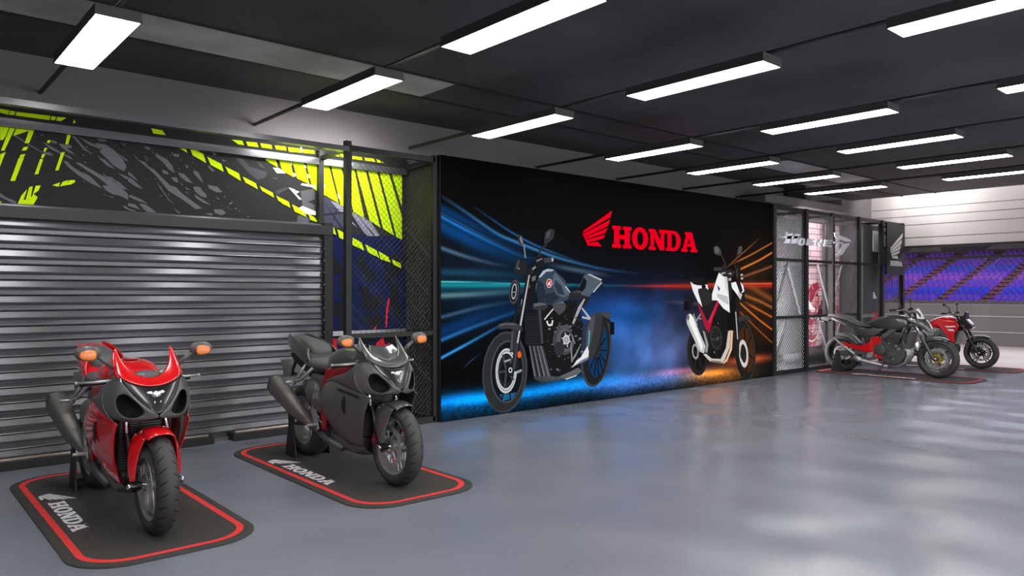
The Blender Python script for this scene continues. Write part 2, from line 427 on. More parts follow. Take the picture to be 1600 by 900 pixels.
((112,109,114),[2511,2278,2517,2276,2519,2271,2514,2274]),
((112,109,114),[2741,2512,2752,2507,2758,2497,2747,2504]),
((112,109,114),[2716,2305,2725,2301,2730,2292,2720,2299]),
((214,255,8),[861,2976,926,2972,918,2935,861,2943]),
((214,255,8),[932,2971,968,2970,958,2937,924,2936]),
((214,255,8),[976,2968,1222,2973,1212,2935,968,2936]),
((214,255,8),[1230,2972,1265,2971,1254,2939,1221,2939]),
((214,255,8),[1272,2971,1343,2976,1297,2938,1264,2938]),
((214,255,8),[1400,2973,1411,2940,1391,2935]),
((214,255,8),[861,2882,900,2880,871,2774,861,2728]),
((214,255,8),[904,2879,938,2879,898,2751,881,2719,861,2714,861,2740]),
((214,255,8),[944,2880,985,2881,890,2631,866,2628]),
((214,255,8),[990,2880,1165,2876,1107,2844,952,2762]),
((214,255,8),[1066,2834,1104,2836,1066,2717,1033,2713]),
((214,255,8),[1026,2678,1059,2687,1046,2654,1012,2646]),
((214,255,8),[1005,2613,1041,2622,1026,2592,995,2584]),
((214,255,8),[990,2580,1029,2590,965,2386,932,2383]),
((214,255,8),[1217,2880,1230,2879,1222,2844,1212,2843]),
((214,255,8),[1238,2877,1254,2877,1240,2826,1226,2826]),
((214,255,8),[1201,2759,1223,2765,1215,2737,1194,2734]),
((214,255,8),[1177,2690,1198,2695,1183,2659,1169,2657]),
((214,255,8),[1159,2634,1183,2640,1170,2605,1152,2599]),
((214,255,8),[1144,2590,1168,2594,1131,2461,1104,2455]),
((214,255,8),[1346,2825,1378,2835,1354,2745,1333,2742]),
((214,255,8),[1302,2667,1329,2675,1281,2508,1257,2506]),
((214,255,8),[861,2598,900,2621,881,2565,861,2492]),
((214,255,8),[985,2200,1010,2268,1051,2326,1026,2233,1041,2235,1066,2345,1092,2353,1077,2262,1087,2269,1113,2359,1149,2365,1133,2321,1097,2288,1128,2264,1094,2193,990,2187]),
((214,255,8),[1233,2375,1292,2406,1283,2372,1292,2372,1313,2414,1356,2432,1346,2406,1367,2433,1405,2437,1409,2421,1378,2397,1281,2368]),
((214,255,8),[861,2208,873,2204,861,2189]),
((214,255,8),[2031,2982,2126,2978,2160,2937,2049,2936]),
((214,255,8),[2213,2880,2327,2885,2356,2792,2223,2855]),
((214,255,8),[2368,2856,2504,2800,2534,2714,2406,2775]),
((214,255,8),[2543,2778,2680,2722,2702,2647,2575,2702]),
((214,255,8),[2717,2702,2855,2647,2874,2573,2750,2638]),
((214,255,8),[2891,2619,3029,2564,3047,2507,2921,2563]),
((214,255,8),[3067,2540,3207,2483,3219,2435,3095,2494]),
((214,255,8),[3244,2457,3381,2395,3396,2343,3269,2406]),
((214,255,8),[2781,2979,2889,2980,2905,2939,2848,2939]),
((214,255,8),[2927,2977,3038,2981,3057,2936,2945,2936]),
((214,255,8),[3075,2980,3190,2978,3202,2938,3089,2938]),
((214,255,8),[3228,2978,3339,2981,3354,2940,3244,2938]),
((214,255,8),[2982,2883,3075,2883,3087,2829]),
((214,255,8),[3107,2879,3225,2882,3263,2751,3135,2810]),
((214,255,8),[3258,2880,3384,2878,3437,2668,3310,2725]),
((214,255,8),[3306,2979,3350,2979,3353,2940,3306,2937]),
((214,255,8),[3372,2978,3501,2980,3516,2939,3383,2932]),
((214,255,8),[3531,2979,3671,2979,3679,2944,3544,2938]),
((214,255,8),[3306,2884,3380,2883,3437,2672,3306,2733]),
((214,255,8),[3410,2878,3531,2887,3616,2610,3473,2661]),
((214,255,8),[3565,2883,3686,2887,3766,2874,3830,2498,3750,2520,3647,2577]),
((214,255,8),[3743,2886,3826,2884,3960,2434,3822,2497,3798,2554]),
((214,255,8),[3854,2884,3976,2883,4126,2372,3984,2414]),
((214,255,8),[4003,2883,4118,2884,4160,2798,4280,2291,4143,2350]),
((214,255,8),[3870,2978,3947,2981,3976,2950,3894,2951]),
((214,255,8),[3973,2980,4051,2982,4051,2949,3993,2948]),
((214,255,8),[4130,2976,4245,2975,4254,2942,4130,2943]),
((214,255,8),[4280,2976,4402,2978,4420,2942,4289,2942]),
((214,255,8),[4437,2979,4535,2944,4446,2940]),
((214,255,8),[4160,2886,4276,2884,4487,2196,4349,2265]),
((214,255,8),[4311,2883,4428,2885,4668,2115,4526,2183]),
((214,255,8),[4459,2884,4581,2886,4779,2340,4779,2070,4705,2098]),
((214,255,8),[4617,2886,4727,2882,4779,2816,4779,2451]),
((214,255,8),[3306,2432,3380,2403,3398,2347,3306,2380]),
((214,255,8),[3417,2380,3554,2323,3577,2257,3448,2305]),
((214,255,8),[3601,2290,3671,2263,3726,2196,3624,2231]),
((214,255,8),[3766,2221,3902,2163,3930,2082,3798,2142]),
((214,255,8),[3943,2147,4076,2085,4101,2008,3968,2054]),
((214,255,8),[4130,2062,4245,2014,4276,1924,4130,1982]),
((214,255,8),[4294,1994,4437,1930,4473,1846,4325,1908]),
((214,255,8),[4462,1923,4598,1861,4621,1799,4490,1833]),
((214,255,8),[4641,1837,4758,1791,4772,1733,4661,1776]),
((235,235,240),[3207,2745,3280,2745,3347,2698,3251,2691]),
((235,235,240),[3381,2555,3447,2540,3447,2486]),
((235,235,240),[3380,2552,3440,2536,3501,2520,3463,2495,3524,2443,3501,2434]),
((235,235,240),[3513,2593,3531,2614,3686,2602,3686,2576]),
((235,235,240),[3493,2347,3531,2372,3686,2325,3686,2282,3577,2289]),
((235,235,240),[3398,2824,3419,2824,3425,2795,3404,2795]),
((235,235,240),[3425,2713,3455,2709,3458,2678,3437,2676]),
((235,235,240),[3547,2813,3570,2812,3577,2780,3554,2780]),
((235,235,240),[3585,2716,3605,2713,3616,2675,3596,2681]),
((235,235,240),[3766,2632,3794,2627,3801,2591,3774,2596]),
((235,235,240),[3943,2537,3968,2532,3979,2481,3956,2486]),
((235,235,240),[3508,2995,3528,2995,3531,2940,3516,2941]),
((235,45,60),[4592,1391,4615,1373,4587,1230,4575,1045,4552,1046,4564,1255]),
((235,45,60),[4400,1038,4439,1081,4428,1018]),
((235,45,60),[3829,956,3957,942,3931,865,3957,793,3906,784,3888,844,3842,893]),
((235,45,60),[4387,771,4442,878,4527,941,4547,849,4612,870,4627,684,4569,613,4400,648])]
ART=[((58,60,64),[2836,652,2796,496,2729,361,2644,259,2548,201,2452,190,2365,229,2294,311,2247,429,2227,571,2236,725,2273,875,2336,1008,2417,1112,2511,1176,2608,1192,2698,1159,2773,1079,2824,959,2846,811]),
((30,31,33),[2801,651,2765,507,2707,381,2632,286,2549,231,2466,220,2391,255,2331,330,2291,439,2275,571,2284,714,2318,854,2373,978,2445,1075,2527,1134,2611,1149,2688,1119,2752,1045,2794,934,2811,798]),
((12,55,95),[2759,655,2735,543,2695,444,2643,369,2584,324,2525,314,2471,339,2427,397,2397,481,2384,584,2389,695,2412,805,2451,903,2502,979,2559,1026,2619,1039,2674,1016,2720,959,2751,874,2764,769]),
((14,15,18),[2563,684,2563,667,2751,657,2751,675]),
((14,15,18),[2574,680,2553,671,2718,494,2740,502]),
((14,15,18),[2576,677,2551,674,2657,371,2682,373]),
((14,15,18),[2576,675,2551,676,2573,317,2598,316]),
((14,15,18),[2576,674,2551,677,2486,346,2510,342]),
((14,15,18),[2575,672,2552,679,2415,450,2438,442]),
((14,15,18),[2571,668,2556,683,2379,607,2393,592]),
((14,15,18),[2556,669,2571,682,2393,776,2379,763]),
((14,15,18),[2552,673,2575,678,2438,922,2415,917]),
((14,15,18),[2551,675,2576,676,2510,1015,2486,1013]),
((14,15,18),[2551,677,2576,675,2598,1032,2573,1033]),
((14,15,18),[2551,678,2576,673,2682,966,2657,971]),
((14,15,18),[2553,681,2574,670,2740,831,2718,842]),
((45,46,50),[2614,667,2611,637,2603,611,2590,590,2573,577,2555,573,2537,579,2520,594,2508,616,2499,643,2496,673,2499,703,2508,730,2520,751,2537,764,2555,767,2573,762,2590,747,2603,725,2611,698]),
((62,63,66),[1297,453,1265,302,1199,171,1108,74,1001,21,889,14,783,55,693,138,627,254,591,393,588,541,617,685,678,813,763,912,867,971,978,985,1087,952,1183,872,1254,754,1294,610]),
((42,43,46),[1262,452,1232,307,1171,182,1086,89,987,37,884,30,786,68,703,147,642,258,609,391,607,533,635,672,691,794,771,889,867,946,970,960,1070,928,1158,852,1223,740,1259,601]),
((70,72,75),[1235,472,1213,355,1167,253,1101,177,1023,133,941,126,862,155,794,217,743,306,714,414,709,529,730,642,773,742,835,819,911,866,993,878,1074,853,1145,792,1199,702,1230,592]),
((9,18,28),[1217,474,1197,363,1154,267,1094,194,1022,153,946,145,873,173,810,232,763,316,736,417,732,527,751,634,791,728,849,802,919,846,995,857,1069,834,1135,776,1184,692,1213,587]),
((20,95,140),[847,236,1117,237,1048,166,913,158]),
((16,17,19),[974,508,966,494,1201,403,1209,418]),
((16,17,19),[980,504,961,498,1130,238,1150,244]),
((16,17,19),[981,501,960,501,1011,156,1033,156]),
((16,17,19),[981,499,960,503,879,184,900,179]),
((16,17,19),[979,496,961,506,776,312,793,301]),
((16,17,19),[972,493,969,509,737,499,740,483]),
((16,17,19),[963,496,978,506,773,683,758,673]),
((16,17,19),[960,499,981,502,867,812,847,809]),
((16,17,19),[960,502,981,500,997,847,975,848]),
((16,17,19),[960,504,980,497,1123,770,1102,777]),
((16,17,19),[964,508,977,494,1201,603,1188,617]),
((200,202,204),[1124,496,1114,426,1075,446,1082,500]),
((200,202,204),[1114,426,1094,362,1060,396,1075,446]),
((200,202,204),[1094,362,1064,308,1038,355,1060,396]),
((200,202,204),[1064,308,1027,269,1009,325,1038,355]),
((200,202,204),[1027,269,985,247,977,307,1009,325]),
((200,202,204),[985,247,941,243,944,304,977,307]),
((200,202,204),[941,243,898,257,911,314,944,304]),
((200,202,204),[898,257,859,288,882,338,911,314]),
((200,202,204),[859,288,827,334,857,374,882,338]),
((200,202,204),[827,334,803,393,839,419,857,374]),
((200,202,204),[803,393,790,459,829,470,839,419]),
((200,202,204),[790,459,787,528,827,524,829,470]),
((200,202,204),[787,528,796,597,834,577,827,524]),
((200,202,204),[796,597,816,660,848,626,834,577]),
((200,202,204),[816,660,844,713,870,667,848,626]),
((200,202,204),[844,713,881,753,898,698,870,667]),
((200,202,204),[881,753,922,776,930,717,898,698]),
((200,202,204),[922,776,966,782,963,721,930,717]),
((200,202,204),[966,782,1009,770,996,711,963,721]),
((200,202,204),[1009,770,1049,739,1026,688,996,711]),
((200,202,204),[1049,739,1082,693,1051,652,1026,688]),
((200,202,204),[1082,693,1107,635,1070,607,1051,652]),
((200,202,204),[1107,635,1121,567,1081,555,1070,607]),
((200,202,204),[1121,567,1124,496,1082,500,1081,555]),
((90,92,96),[1103,498,1095,435,1088,438,1096,499]),
((90,92,96),[1095,435,1077,377,1071,382,1088,438]),
((90,92,96),[1077,377,1051,328,1046,336,1071,382]),
((90,92,96),[1051,328,1018,292,1015,302,1046,336]),
((90,92,96),[1018,292,981,272,980,282,1015,302]),
((90,92,96),[981,272,942,268,943,278,980,282]),
((90,92,96),[942,268,904,281,907,290,943,278]),
((90,92,96),[904,281,870,309,874,317,907,290]),
((90,92,96),[870,309,842,351,847,357,874,317]),
((90,92,96),[842,351,821,403,827,408,847,357]),
((90,92,96),[821,403,809,463,816,465,827,408]),
((90,92,96),[809,463,807,526,814,526,816,465]),
((90,92,96),[807,526,815,588,821,585,814,526]),
((90,92,96),[815,588,832,645,838,640,821,585]),
((90,92,96),[832,645,858,694,862,686,838,640]),
((90,92,96),[858,694,890,730,893,721,862,686]),
((90,92,96),[890,730,926,751,927,741,893,721]),
((90,92,96),[926,751,965,757,964,747,927,741]),
((90,92,96),[965,757,1003,745,1001,736,964,747]),
((90,92,96),[1003,745,1038,718,1034,709,1001,736]),
((90,92,96),[1038,718,1067,676,1062,670,1034,709]),
((90,92,96),[1067,676,1089,623,1082,619,1062,670]),
((90,92,96),[1089,623,1101,562,1094,560,1082,619]),
((90,92,96),[1101,562,1103,498,1096,499,1094,560]),
((34,35,38),[1076,501,1069,450,1043,464,1048,503]),
((34,35,38),[1069,450,1055,405,1032,428,1043,464]),
((34,35,38),[1055,405,1033,366,1015,397,1032,428]),
((34,35,38),[1033,366,1006,338,995,375,1015,397]),
((34,35,38),[1006,338,976,322,971,362,995,375]),
((34,35,38),[976,322,945,319,946,360,971,362]),
((34,35,38),[945,319,914,329,922,367,946,360]),
((34,35,38),[914,329,886,351,901,385,922,367]),
((34,35,38),[886,351,862,384,882,411,901,385]),
((34,35,38),[862,384,845,426,869,444,882,411]),
((34,35,38),[845,426,835,474,861,482,869,444]),
((34,35,38),[835,474,834,524,860,521,861,482]),
((34,35,38),[834,524,840,573,865,560,860,521]),
((34,35,38),[840,573,854,618,876,596,865,560]),
((34,35,38),[854,618,875,656,892,626,876,596]),
((34,35,38),[875,656,901,685,913,649,892,626]),
((34,35,38),[901,685,931,702,936,662,913,649]),
((34,35,38),[931,702,962,706,961,665,936,662]),
((34,35,38),[962,706,994,697,985,658,961,665]),
((34,35,38),[994,697,1022,675,1007,640,985,658]),
((34,35,38),[1022,675,1046,642,1025,614,1007,640]),
((34,35,38),[1046,642,1064,600,1039,581,1025,614]),
((34,35,38),[1064,600,1074,551,1047,543,1039,581]),
((34,35,38),[1074,551,1076,501,1048,503,1047,543]),
((60,62,66),[966,519,941,505,1058,389,1084,403]),
((60,62,66),[970,510,937,515,909,307,942,302]),
((60,62,66),[957,499,950,525,817,512,825,487]),
((60,62,66),[937,511,970,514,915,713,883,710]),
((60,62,66),[939,519,968,505,1069,643,1039,657]),
((24,24,27),[1076,514,1073,490,1064,469,1050,453,1033,444,1014,441,995,446,978,459,965,477,956,499,953,522,956,546,965,567,978,583,995,593,1014,595,1033,590,1050,578,1064,560,1073,538]),
((38,50,78),[2114,1037,2480,1083,2397,548,2234,502]),
((22,22,25),[1543,1293,2154,1342,2283,1032,2234,558,1996,380,1635,401,1561,812]),
((30,31,34),[2055,1011,2114,1231,2234,1369,2430,1382,2254,1229,2146,1008]),
((160,162,166),[2194,1263,2295,1369,2323,1363,2106,1037,2075,1049]),
((175,178,182),[2246,1243,2275,1248,2447,1098,2422,1071]),
((175,178,182),[2266,1139,2422,1110,2422,1085,2258,1114]),
((24,25,28),[1239,1179,1470,1267,1543,1239,1561,812,1536,792,1267,799]),
((40,42,46),[1256,1147,1525,1160,1525,1152,1256,1139]),
((40,42,46),[1256,1118,1525,1129,1525,1121,1256,1110]),
((40,42,46),[1256,1090,1525,1099,1525,1091,1256,1082]),
((40,42,46),[1256,1061,1525,1068,1525,1060,1256,1053]),
((40,42,46),[1256,1032,1525,1037,1525,1029,1256,1024]),
((40,42,46),[1256,1003,1525,1007,1525,999,1256,995]),
((40,42,46),[1256,975,1525,976,1525,968,1256,967]),
((40,42,46),[1256,946,1525,945,1525,937,1256,938]),
((40,42,46),[1256,917,1525,915,1525,907,1256,909]),
((40,42,46),[1256,888,1525,884,1525,876,1256,881]),
((40,42,46),[1256,860,1525,854,1525,846,1256,852]),
((40,42,46),[1256,831,1525,823,1525,815,1256,823]),
((64,66,70),[1470,1262,1514,1272,1565,812,1528,808]),
((48,50,54),[1380,1316,1598,1340,1654,1278,1580,1225,1380,1247]),
((92,94,98),[1398,1310,1580,1330,1617,1297,1412,1273]),
((58,59,63),[1313,797,1362,795,1456,414,1565,358,1865,384,1865,357,1550,319,1405,381]),
((115,117,122),[1323,791,1334,791,1430,411,1412,412]),
((63,64,68),[1377,794,1427,792,1536,408,1669,361,1934,390,1934,362,1646,322,1485,375]),
((115,117,122),[1387,788,1398,788,1510,405,1492,406]),
((68,69,73),[1441,791,1492,789,1617,402,1774,364,2004,396,2004,368,1744,325,1565,369]),
((115,117,122),[1452,785,1463,785,1591,399,1572,400]),
((73,74,78),[1499,788,1550,786,1691,397,1873,367,2067,402,2067,375,1835,329,1639,363]),
((115,117,122),[1510,782,1521,782,1665,393,1646,395]),
((95,97,100),[1842,378,2055,431,2194,471,2254,417,2154,363,1958,333]),
((190,192,195),[1958,344,2154,374,2162,362,1965,327]),
((66,68,72),[2112,840,2114,783,2096,730,2061,688,2012,660,1954,648,1894,654,1836,677,1786,715,1750,763,1730,818,1729,874,1746,925,1779,967,1827,996,1884,1009,1944,1004,2003,982,2054,945,2092,896]),
((88,90,94),[2097,844,2099,798,2086,755,2060,720,2023,697,1979,688,1932,693,1888,712,1850,743,1821,783,1805,827,1804,873,1816,915,1841,950,1877,973,1921,983,1967,979,2012,961,2051,930,2081,890]),
((30,31,34),[2074,844,2074,808,2064,775,2045,749,2018,731,1986,725,1953,730,1922,745,1895,770,1876,802,1866,837,1865,873,1875,905,1894,931,1921,949,1952,956,1985,951,2017,936,2044,911,2064,880]),
((210,212,215),[2032,838,2023,805,2003,818,2008,839]),
((210,212,215),[2023,805,2000,782,1989,804,2003,818]),
((210,212,215),[2000,782,1969,775,1969,799,1989,804]),
((210,212,215),[1969,775,1938,785,1950,806,1969,799]),
((210,212,215),[1938,785,1916,810,1936,821,1950,806]),
((210,212,215),[1916,810,1907,843,1930,842,1936,821]),
((210,212,215),[1907,843,1916,875,1936,862,1930,842]),
((210,212,215),[1916,875,1938,899,1950,877,1936,862]),
((210,212,215),[1938,899,1969,906,1969,882,1950,877]),
((210,212,215),[1969,906,2000,896,1989,875,1969,882]),
((210,212,215),[2000,896,2023,871,2003,860,1989,875]),
((210,212,215),[2023,871,2032,838,2008,839,2003,860]),
((190,192,195),[1972,846,1966,835,2057,805,2063,816]),
((190,192,195),[1978,841,1961,840,1985,743,2002,744]),
((190,192,195),[1976,837,1962,844,1897,777,1911,770]),
((190,192,195),[1966,835,1972,846,1883,875,1877,864]),
((190,192,195),[1961,840,1978,841,1954,938,1937,936]),
((190,192,195),[1962,844,1976,837,2043,904,2028,911]),
((46,47,50),[1934,727,1930,698,1917,673,1896,654,1871,642,1842,639,1814,645,1788,659,1768,681,1756,707,1751,736,1756,764,1768,789,1788,809,1814,821,1842,824,1871,818,1896,804,1917,782,1930,756]),
((80,82,86),[1823,1018,1996,1040,2055,978,1900,983]),
((215,216,218),[1572,1116,1721,1242,1732,1231,1587,1105]),
((215,216,218),[1609,1088,1635,1098,1654,1050,1699,1054,1714,1102,1736,1096,1721,1032,1661,1023,1631,1045]),
((215,216,218),[1617,1158,1747,1258,1755,1247,1628,1147]),
((70,72,76),[1710,1345,1888,1365,1965,1288,1950,1228,1842,1159,1736,1242]),
((110,112,116),[1736,1339,1880,1354,1919,1316,1785,1312]),
((130,132,136),[2043,790,2067,800,2083,567,2059,541]),
((130,132,136),[2114,621,2234,782,2246,773,2130,598]),
((130,132,136),[2055,569,2154,674,2170,662,2075,546]),
((130,132,136),[2083,899,2134,786,2114,782,2067,889]),
((52,52,56),[2205,458,2220,459,2221,451,2205,451]),
((84,84,88),[1821,1034,1858,1038,1861,1017,1821,1016]),
((66,66,70),[1753,1006,1766,1007,1767,1000,1753,999]),
((140,140,144),[2234,681,2273,684,2275,662,2234,663]),
((84,84,88),[2201,751,2228,754,2229,738,2201,738]),
((84,84,88),[2169,516,2193,518,2195,504,2169,505]),
((66,66,70),[2173,840,2214,844,2217,820,2173,820]),
((84,84,88),[1948,983,1961,984,1962,977,1948,976]),
((140,140,144),[1705,798,1727,801,1729,787,1705,787]),
((110,110,114),[2021,1019,2062,1024,2064,1000,2021,1000]),
((140,140,144),[2060,498,2096,500,2099,479,2060,480]),
((66,66,70),[1817,461,1858,463,1861,439,1817,440]),
((140,140,144),[2204,856,2241,859,2243,838,2204,838]),
((140,140,144),[1752,959,1779,962,1781,946,1752,945]),
((110,110,114),[2123,892,2164,896,2166,873,2123,873]),
((110,110,114),[1815,641,1844,643,1846,626,1815,627]),
((66,66,70),[1901,994,1923,997,1924,984,1901,984]),
((110,110,114),[2153,701,2190,704,2193,683,2153,683]),
((140,140,144),[1789,479,1823,482,1825,462,1789,463]),
((110,110,114),[1949,789,1980,792,1982,774,1949,774]),
((140,140,144),[1791,1008,1818,1011,1820,994,1791,994]),
((52,52,56),[2156,580,2180,581,2181,568,2156,568]),
((52,52,56),[2173,1008,2210,1012,2212,991,2173,990]),
((52,52,56),[1957,1116,1988,1119,1989,1102,1957,1101]),
((66,66,70),[2073,1050,2094,1053,2095,1041,2073,1040]),
((52,52,56),[2197,1102,2239,1107,2241,1083,2197,1082]),
((52,52,56),[1633,906,1652,908,1653,897,1633,897]),
((52,52,56),[1649,491,1662,492,1662,484,1649,484]),
((66,66,70),[1829,1063,1870,1068,1872,1044,1829,1043]),
((66,66,70),[1924,1150,1955,1154,1956,1136,1924,1135]),
((140,140,144),[1691,1131,1713,1134,1715,1120,1691,1120]),
((110,110,114),[1991,616,2012,617,2014,605,1991,605]),
((52,52,56),[1617,845,1652,849,1654,828,1617,828]),
((66,66,70),[2169,600,2210,603,2212,580,2169,580]),
((84,84,88),[1892,992,1925,995,1927,976,1892,976]),
((66,66,70),[2128,1130,2165,1134,2168,1113,2128,1112]),
((84,84,88),[1921,596,1948,598,1950,582,1921,583]),
((140,140,144),[1686,485,1706,486,1707,474,1686,475]),
((66,66,70),[2215,671,2250,674,2252,654,2215,655]),
((66,66,70),[2018,968,2035,970,2036,961,2018,960]),
((52,52,56),[1657,713,1684,716,1686,700,1657,700]),
((84,84,88),[2231,976,2258,979,2259,964,2231,963]),
((140,140,144),[1647,998,1683,1002,1685,981,1647,980]),
((140,140,144),[2044,965,2070,968,2071,953,2044,953]),
((66,66,70),[2070,1040,2095,1043,2097,1028,2070,1028]),
((52,52,56),[1666,651,1685,652,1687,641,1666,641]),
((50,52,56),[2430,1113,2521,1168,2648,1137,2699,1020,2606,679,2418,547,2323,722,2315,947]),
((75,77,82),[2438,1113,2513,1157,2480,941,2376,663,2331,777,2356,974]),
((34,35,38),[2648,1120,2699,1020,2606,679,2480,586,2584,766,2639,965]),
((225,226,228),[2083,490,2154,563,2234,600,2364,748,2389,668,2376,572,2254,529]),
((120,122,126),[2095,489,2234,558,2381,600,2376,572,2254,529]),
((80,175,205),[2389,944,2413,949,2397,775,2372,725]),
((66,68,72),[2648,1194,2798,1186,2829,1104,2768,1059,2682,1130]),
((8,10,12),[2803,1052,2894,1044,2894,878,2811,872]),
((30,32,36),[2669,1131,2820,1075,2811,1003,2712,1078]),
((38,39,43),[2028,1447,2194,1495,2397,1453,2430,1382,2162,1364,2036,1337]),
((62,63,67),[2055,1447,2194,1486,2376,1453,2194,1442]),
((78,90,104),[2194,1509,2295,1677,2356,1692,2627,1625,2639,1582,2480,1476,2397,1391,2254,1419]),
((16,16,18),[2186,1486,2291,1655,2348,1599,2323,1509,2254,1458]),
((182,188,196),[2356,1692,2405,1696,2648,1625,2623,1608]),
((182,188,196),[2463,1459,2631,1591,2648,1579,2480,1447]),
((24,25,28),[2606,1553,2682,1545,2669,1510,2597,1516]),
((54,66,80),[1434,1506,1470,1625,1536,1714,1635,1748,1747,1739,1938,1612,2043,1453,1996,1354,1691,1296,1470,1325]),
((34,44,56),[1441,1453,1470,1606,1561,1559,1598,1426,1580,1324,1470,1331]),
((34,44,56),[1598,1426,1736,1453,1842,1385,1691,1302,1587,1324]),
((84,98,114),[1736,1674,1774,1702,1950,1540,2020,1425,1919,1387,1796,1426,1714,1555]),
((44,54,68),[1766,1610,1880,1535,1938,1412,1812,1436,1751,1534]),
((170,182,196),[1470,1633,1561,1725,1635,1748,1751,1739,1714,1720,1609,1710,1514,1639]),
((170,182,196),[1958,1535,2043,1453,2024,1447,1934,1529]),
((225,225,228),[1712,1566,1709,1548,1702,1533,1691,1520,1677,1512,1661,1509,1646,1512,1632,1520,1621,1532,1614,1548,1611,1565,1614,1583,1621,1598,1632,1611,1646,1619,1661,1622,1677,1619,1691,1612,1702,1599,1709,1583]),
((205,24,46),[1704,1566,1702,1551,1696,1537,1686,1525,1674,1518,1661,1516,1648,1518,1636,1525,1627,1536,1621,1550,1619,1565,1621,1581,1627,1594,1636,1606,1648,1613,1661,1615,1674,1613,1686,1606,1696,1595,1702,1581]),
((240,220,222),[1635,1544,1643,1576,1691,1593,1676,1560,1691,1539]),
((20,21,24),[1214,1752,1470,1829,1514,1705,1416,1505,1405,1347,1242,1192,1214,1427,1256,1583]),
((150,152,156),[1298,1709,1369,1700,1334,1631,1284,1646]),
((150,152,156),[1193,1369,1256,1359,1228,1265,1183,1286]),
((150,152,156),[1334,1728,1470,1803,1481,1790,1355,1710]),
((100,102,106),[1362,1637,1434,1664,1427,1606,1369,1584]),
((100,102,106),[1256,1531,1334,1547,1327,1505,1263,1489]),
((28,29,32),[1298,1754,1377,1748,1193,1063,1134,495,1008,498,1041,630,1134,1064]),
((190,192,195),[1313,1668,1330,1663,1193,1063,1138,831,1117,842,1172,1089]),
((62,64,68),[1110,832,1138,826,1089,523,1048,526]),
((26,27,30),[1131,1323,1193,1310,1076,1061,1035,1072]),
((210,212,214),[1045,514,1041,497,1029,504,1031,515]),
((210,212,214),[1041,497,1030,486,1023,497,1029,504]),
((210,212,214),[1030,486,1014,482,1014,495,1023,497]),
((210,212,214),[1014,482,999,488,1006,499,1014,495]),
((210,212,214),[999,488,988,501,1000,506,1006,499]),
((210,212,214),[988,501,984,518,997,517,1000,506]),
((210,212,214),[984,518,988,534,1000,527,997,517]),
((210,212,214),[988,534,999,546,1006,534,1000,527]),
((210,212,214),[999,546,1014,549,1014,536,1006,534]),
((210,212,214),[1014,549,1030,544,1023,533,1014,536]),
((210,212,214),[1030,544,1041,531,1029,525,1023,533]),
((210,212,214),[1041,531,1045,514,1031,515,1029,525]),
((56,57,61),[794,1033,840,1078,947,1095,1083,1086,1193,1042,1214,984,1100,988,997,1017,863,1013]),
((92,94,98),[820,1048,880,1081,1065,1076,1117,1054,947,1064]),
((48,49,53),[1021,990,1110,1008,1117,780,1069,726,1001,735]),
((74,76,80),[1035,980,1062,984,1048,758,1014,749]),
((235,95,25),[1190,694,1188,681,1184,669,1177,661,1168,655,1158,654,1149,656,1140,663,1133,672,1129,684,1127,697,1129,710,1133,721,1140,730,1149,735,1158,737,1168,734,1177,728,1184,718,1188,706]),
((150,152,155),[1103,497,1193,517,1200,490,1117,465]),
((150,152,155),[913,637,1021,656,1014,631,920,611]),
((36,38,42),[1175,1450,1164,1401,1144,1358,1119,1324,1090,1304,1060,1299,1033,1309,1011,1334,996,1371,989,1416,991,1465,1002,1513,1021,1557,1046,1590,1075,1611,1105,1617,1132,1607,1155,1583,1171,1546,1178,1500]),
((70,73,78),[1148,1452,1138,1408,1121,1368,1100,1338,1076,1319,1052,1314,1030,1323,1012,1346,1000,1379,995,1419,998,1464,1008,1507,1024,1547,1044,1577,1068,1596,1092,1602,1115,1593,1133,1571,1145,1538,1150,1497]),
((22,24,27),[1130,1453,1122,1415,1108,1381,1091,1355,1071,1339,1052,1335,1034,1343,1019,1361,1009,1390,1006,1424,1008,1463,1016,1500,1029,1534,1047,1560,1066,1576,1086,1581,1104,1574,1119,1555,1129,1526,1133,1491]),
((165,170,176),[1113,1460,1108,1435,1096,1441,1100,1461]),
((165,170,176),[1108,1435,1101,1411,1090,1423,1096,1441]),
((165,170,176),[1101,1411,1092,1392,1084,1407,1090,1423]),
((165,170,176),[1092,1392,1081,1377,1077,1395,1084,1407]),
((165,170,176),[1081,1377,1070,1368,1069,1388,1077,1395]),
((165,170,176),[1070,1368,1059,1366,1062,1386,1069,1388]),
((165,170,176),[1059,1366,1049,1370,1055,1389,1062,1386]),
((165,170,176),[1049,1370,1040,1380,1049,1397,1055,1389]),
((165,170,176),[1040,1380,1034,1396,1045,1410,1049,1397]),
((165,170,176),[1034,1396,1030,1417,1043,1426,1045,1410]),
((165,170,176),[1030,1417,1029,1441,1043,1445,1043,1426]),
((165,170,176),[1029,1441,1032,1466,1045,1465,1043,1445]),
((165,170,176),[1032,1466,1036,1491,1049,1485,1045,1465]),
((165,170,176),[1036,1491,1044,1514,1054,1503,1049,1485]),
((165,170,176),[1044,1514,1053,1534,1061,1519,1054,1503]),
((165,170,176),[1053,1534,1064,1549,1068,1531,1061,1519]),
((165,170,176),[1064,1549,1075,1558,1076,1538,1068,1531]),
((165,170,176),[1075,1558,1086,1560,1083,1540,1076,1538]),
((165,170,176),[1086,1560,1096,1556,1090,1537,1083,1540]),
((165,170,176),[1096,1556,1105,1546,1095,1529,1090,1537]),
((165,170,176),[1105,1546,1111,1530,1099,1516,1095,1529]),
((165,170,176),[1111,1530,1115,1509,1101,1500,1099,1516]),
((165,170,176),[1115,1509,1115,1485,1101,1481,1101,1500]),
((165,170,176),[1115,1485,1113,1460,1100,1461,1101,1481]),
((120,125,130),[1038,1458,1110,1468,1110,1453,1038,1442]),
((33,34,38),[1059,1715,1117,1853,1193,1869,1291,1793,1256,1662,1100,1654]),
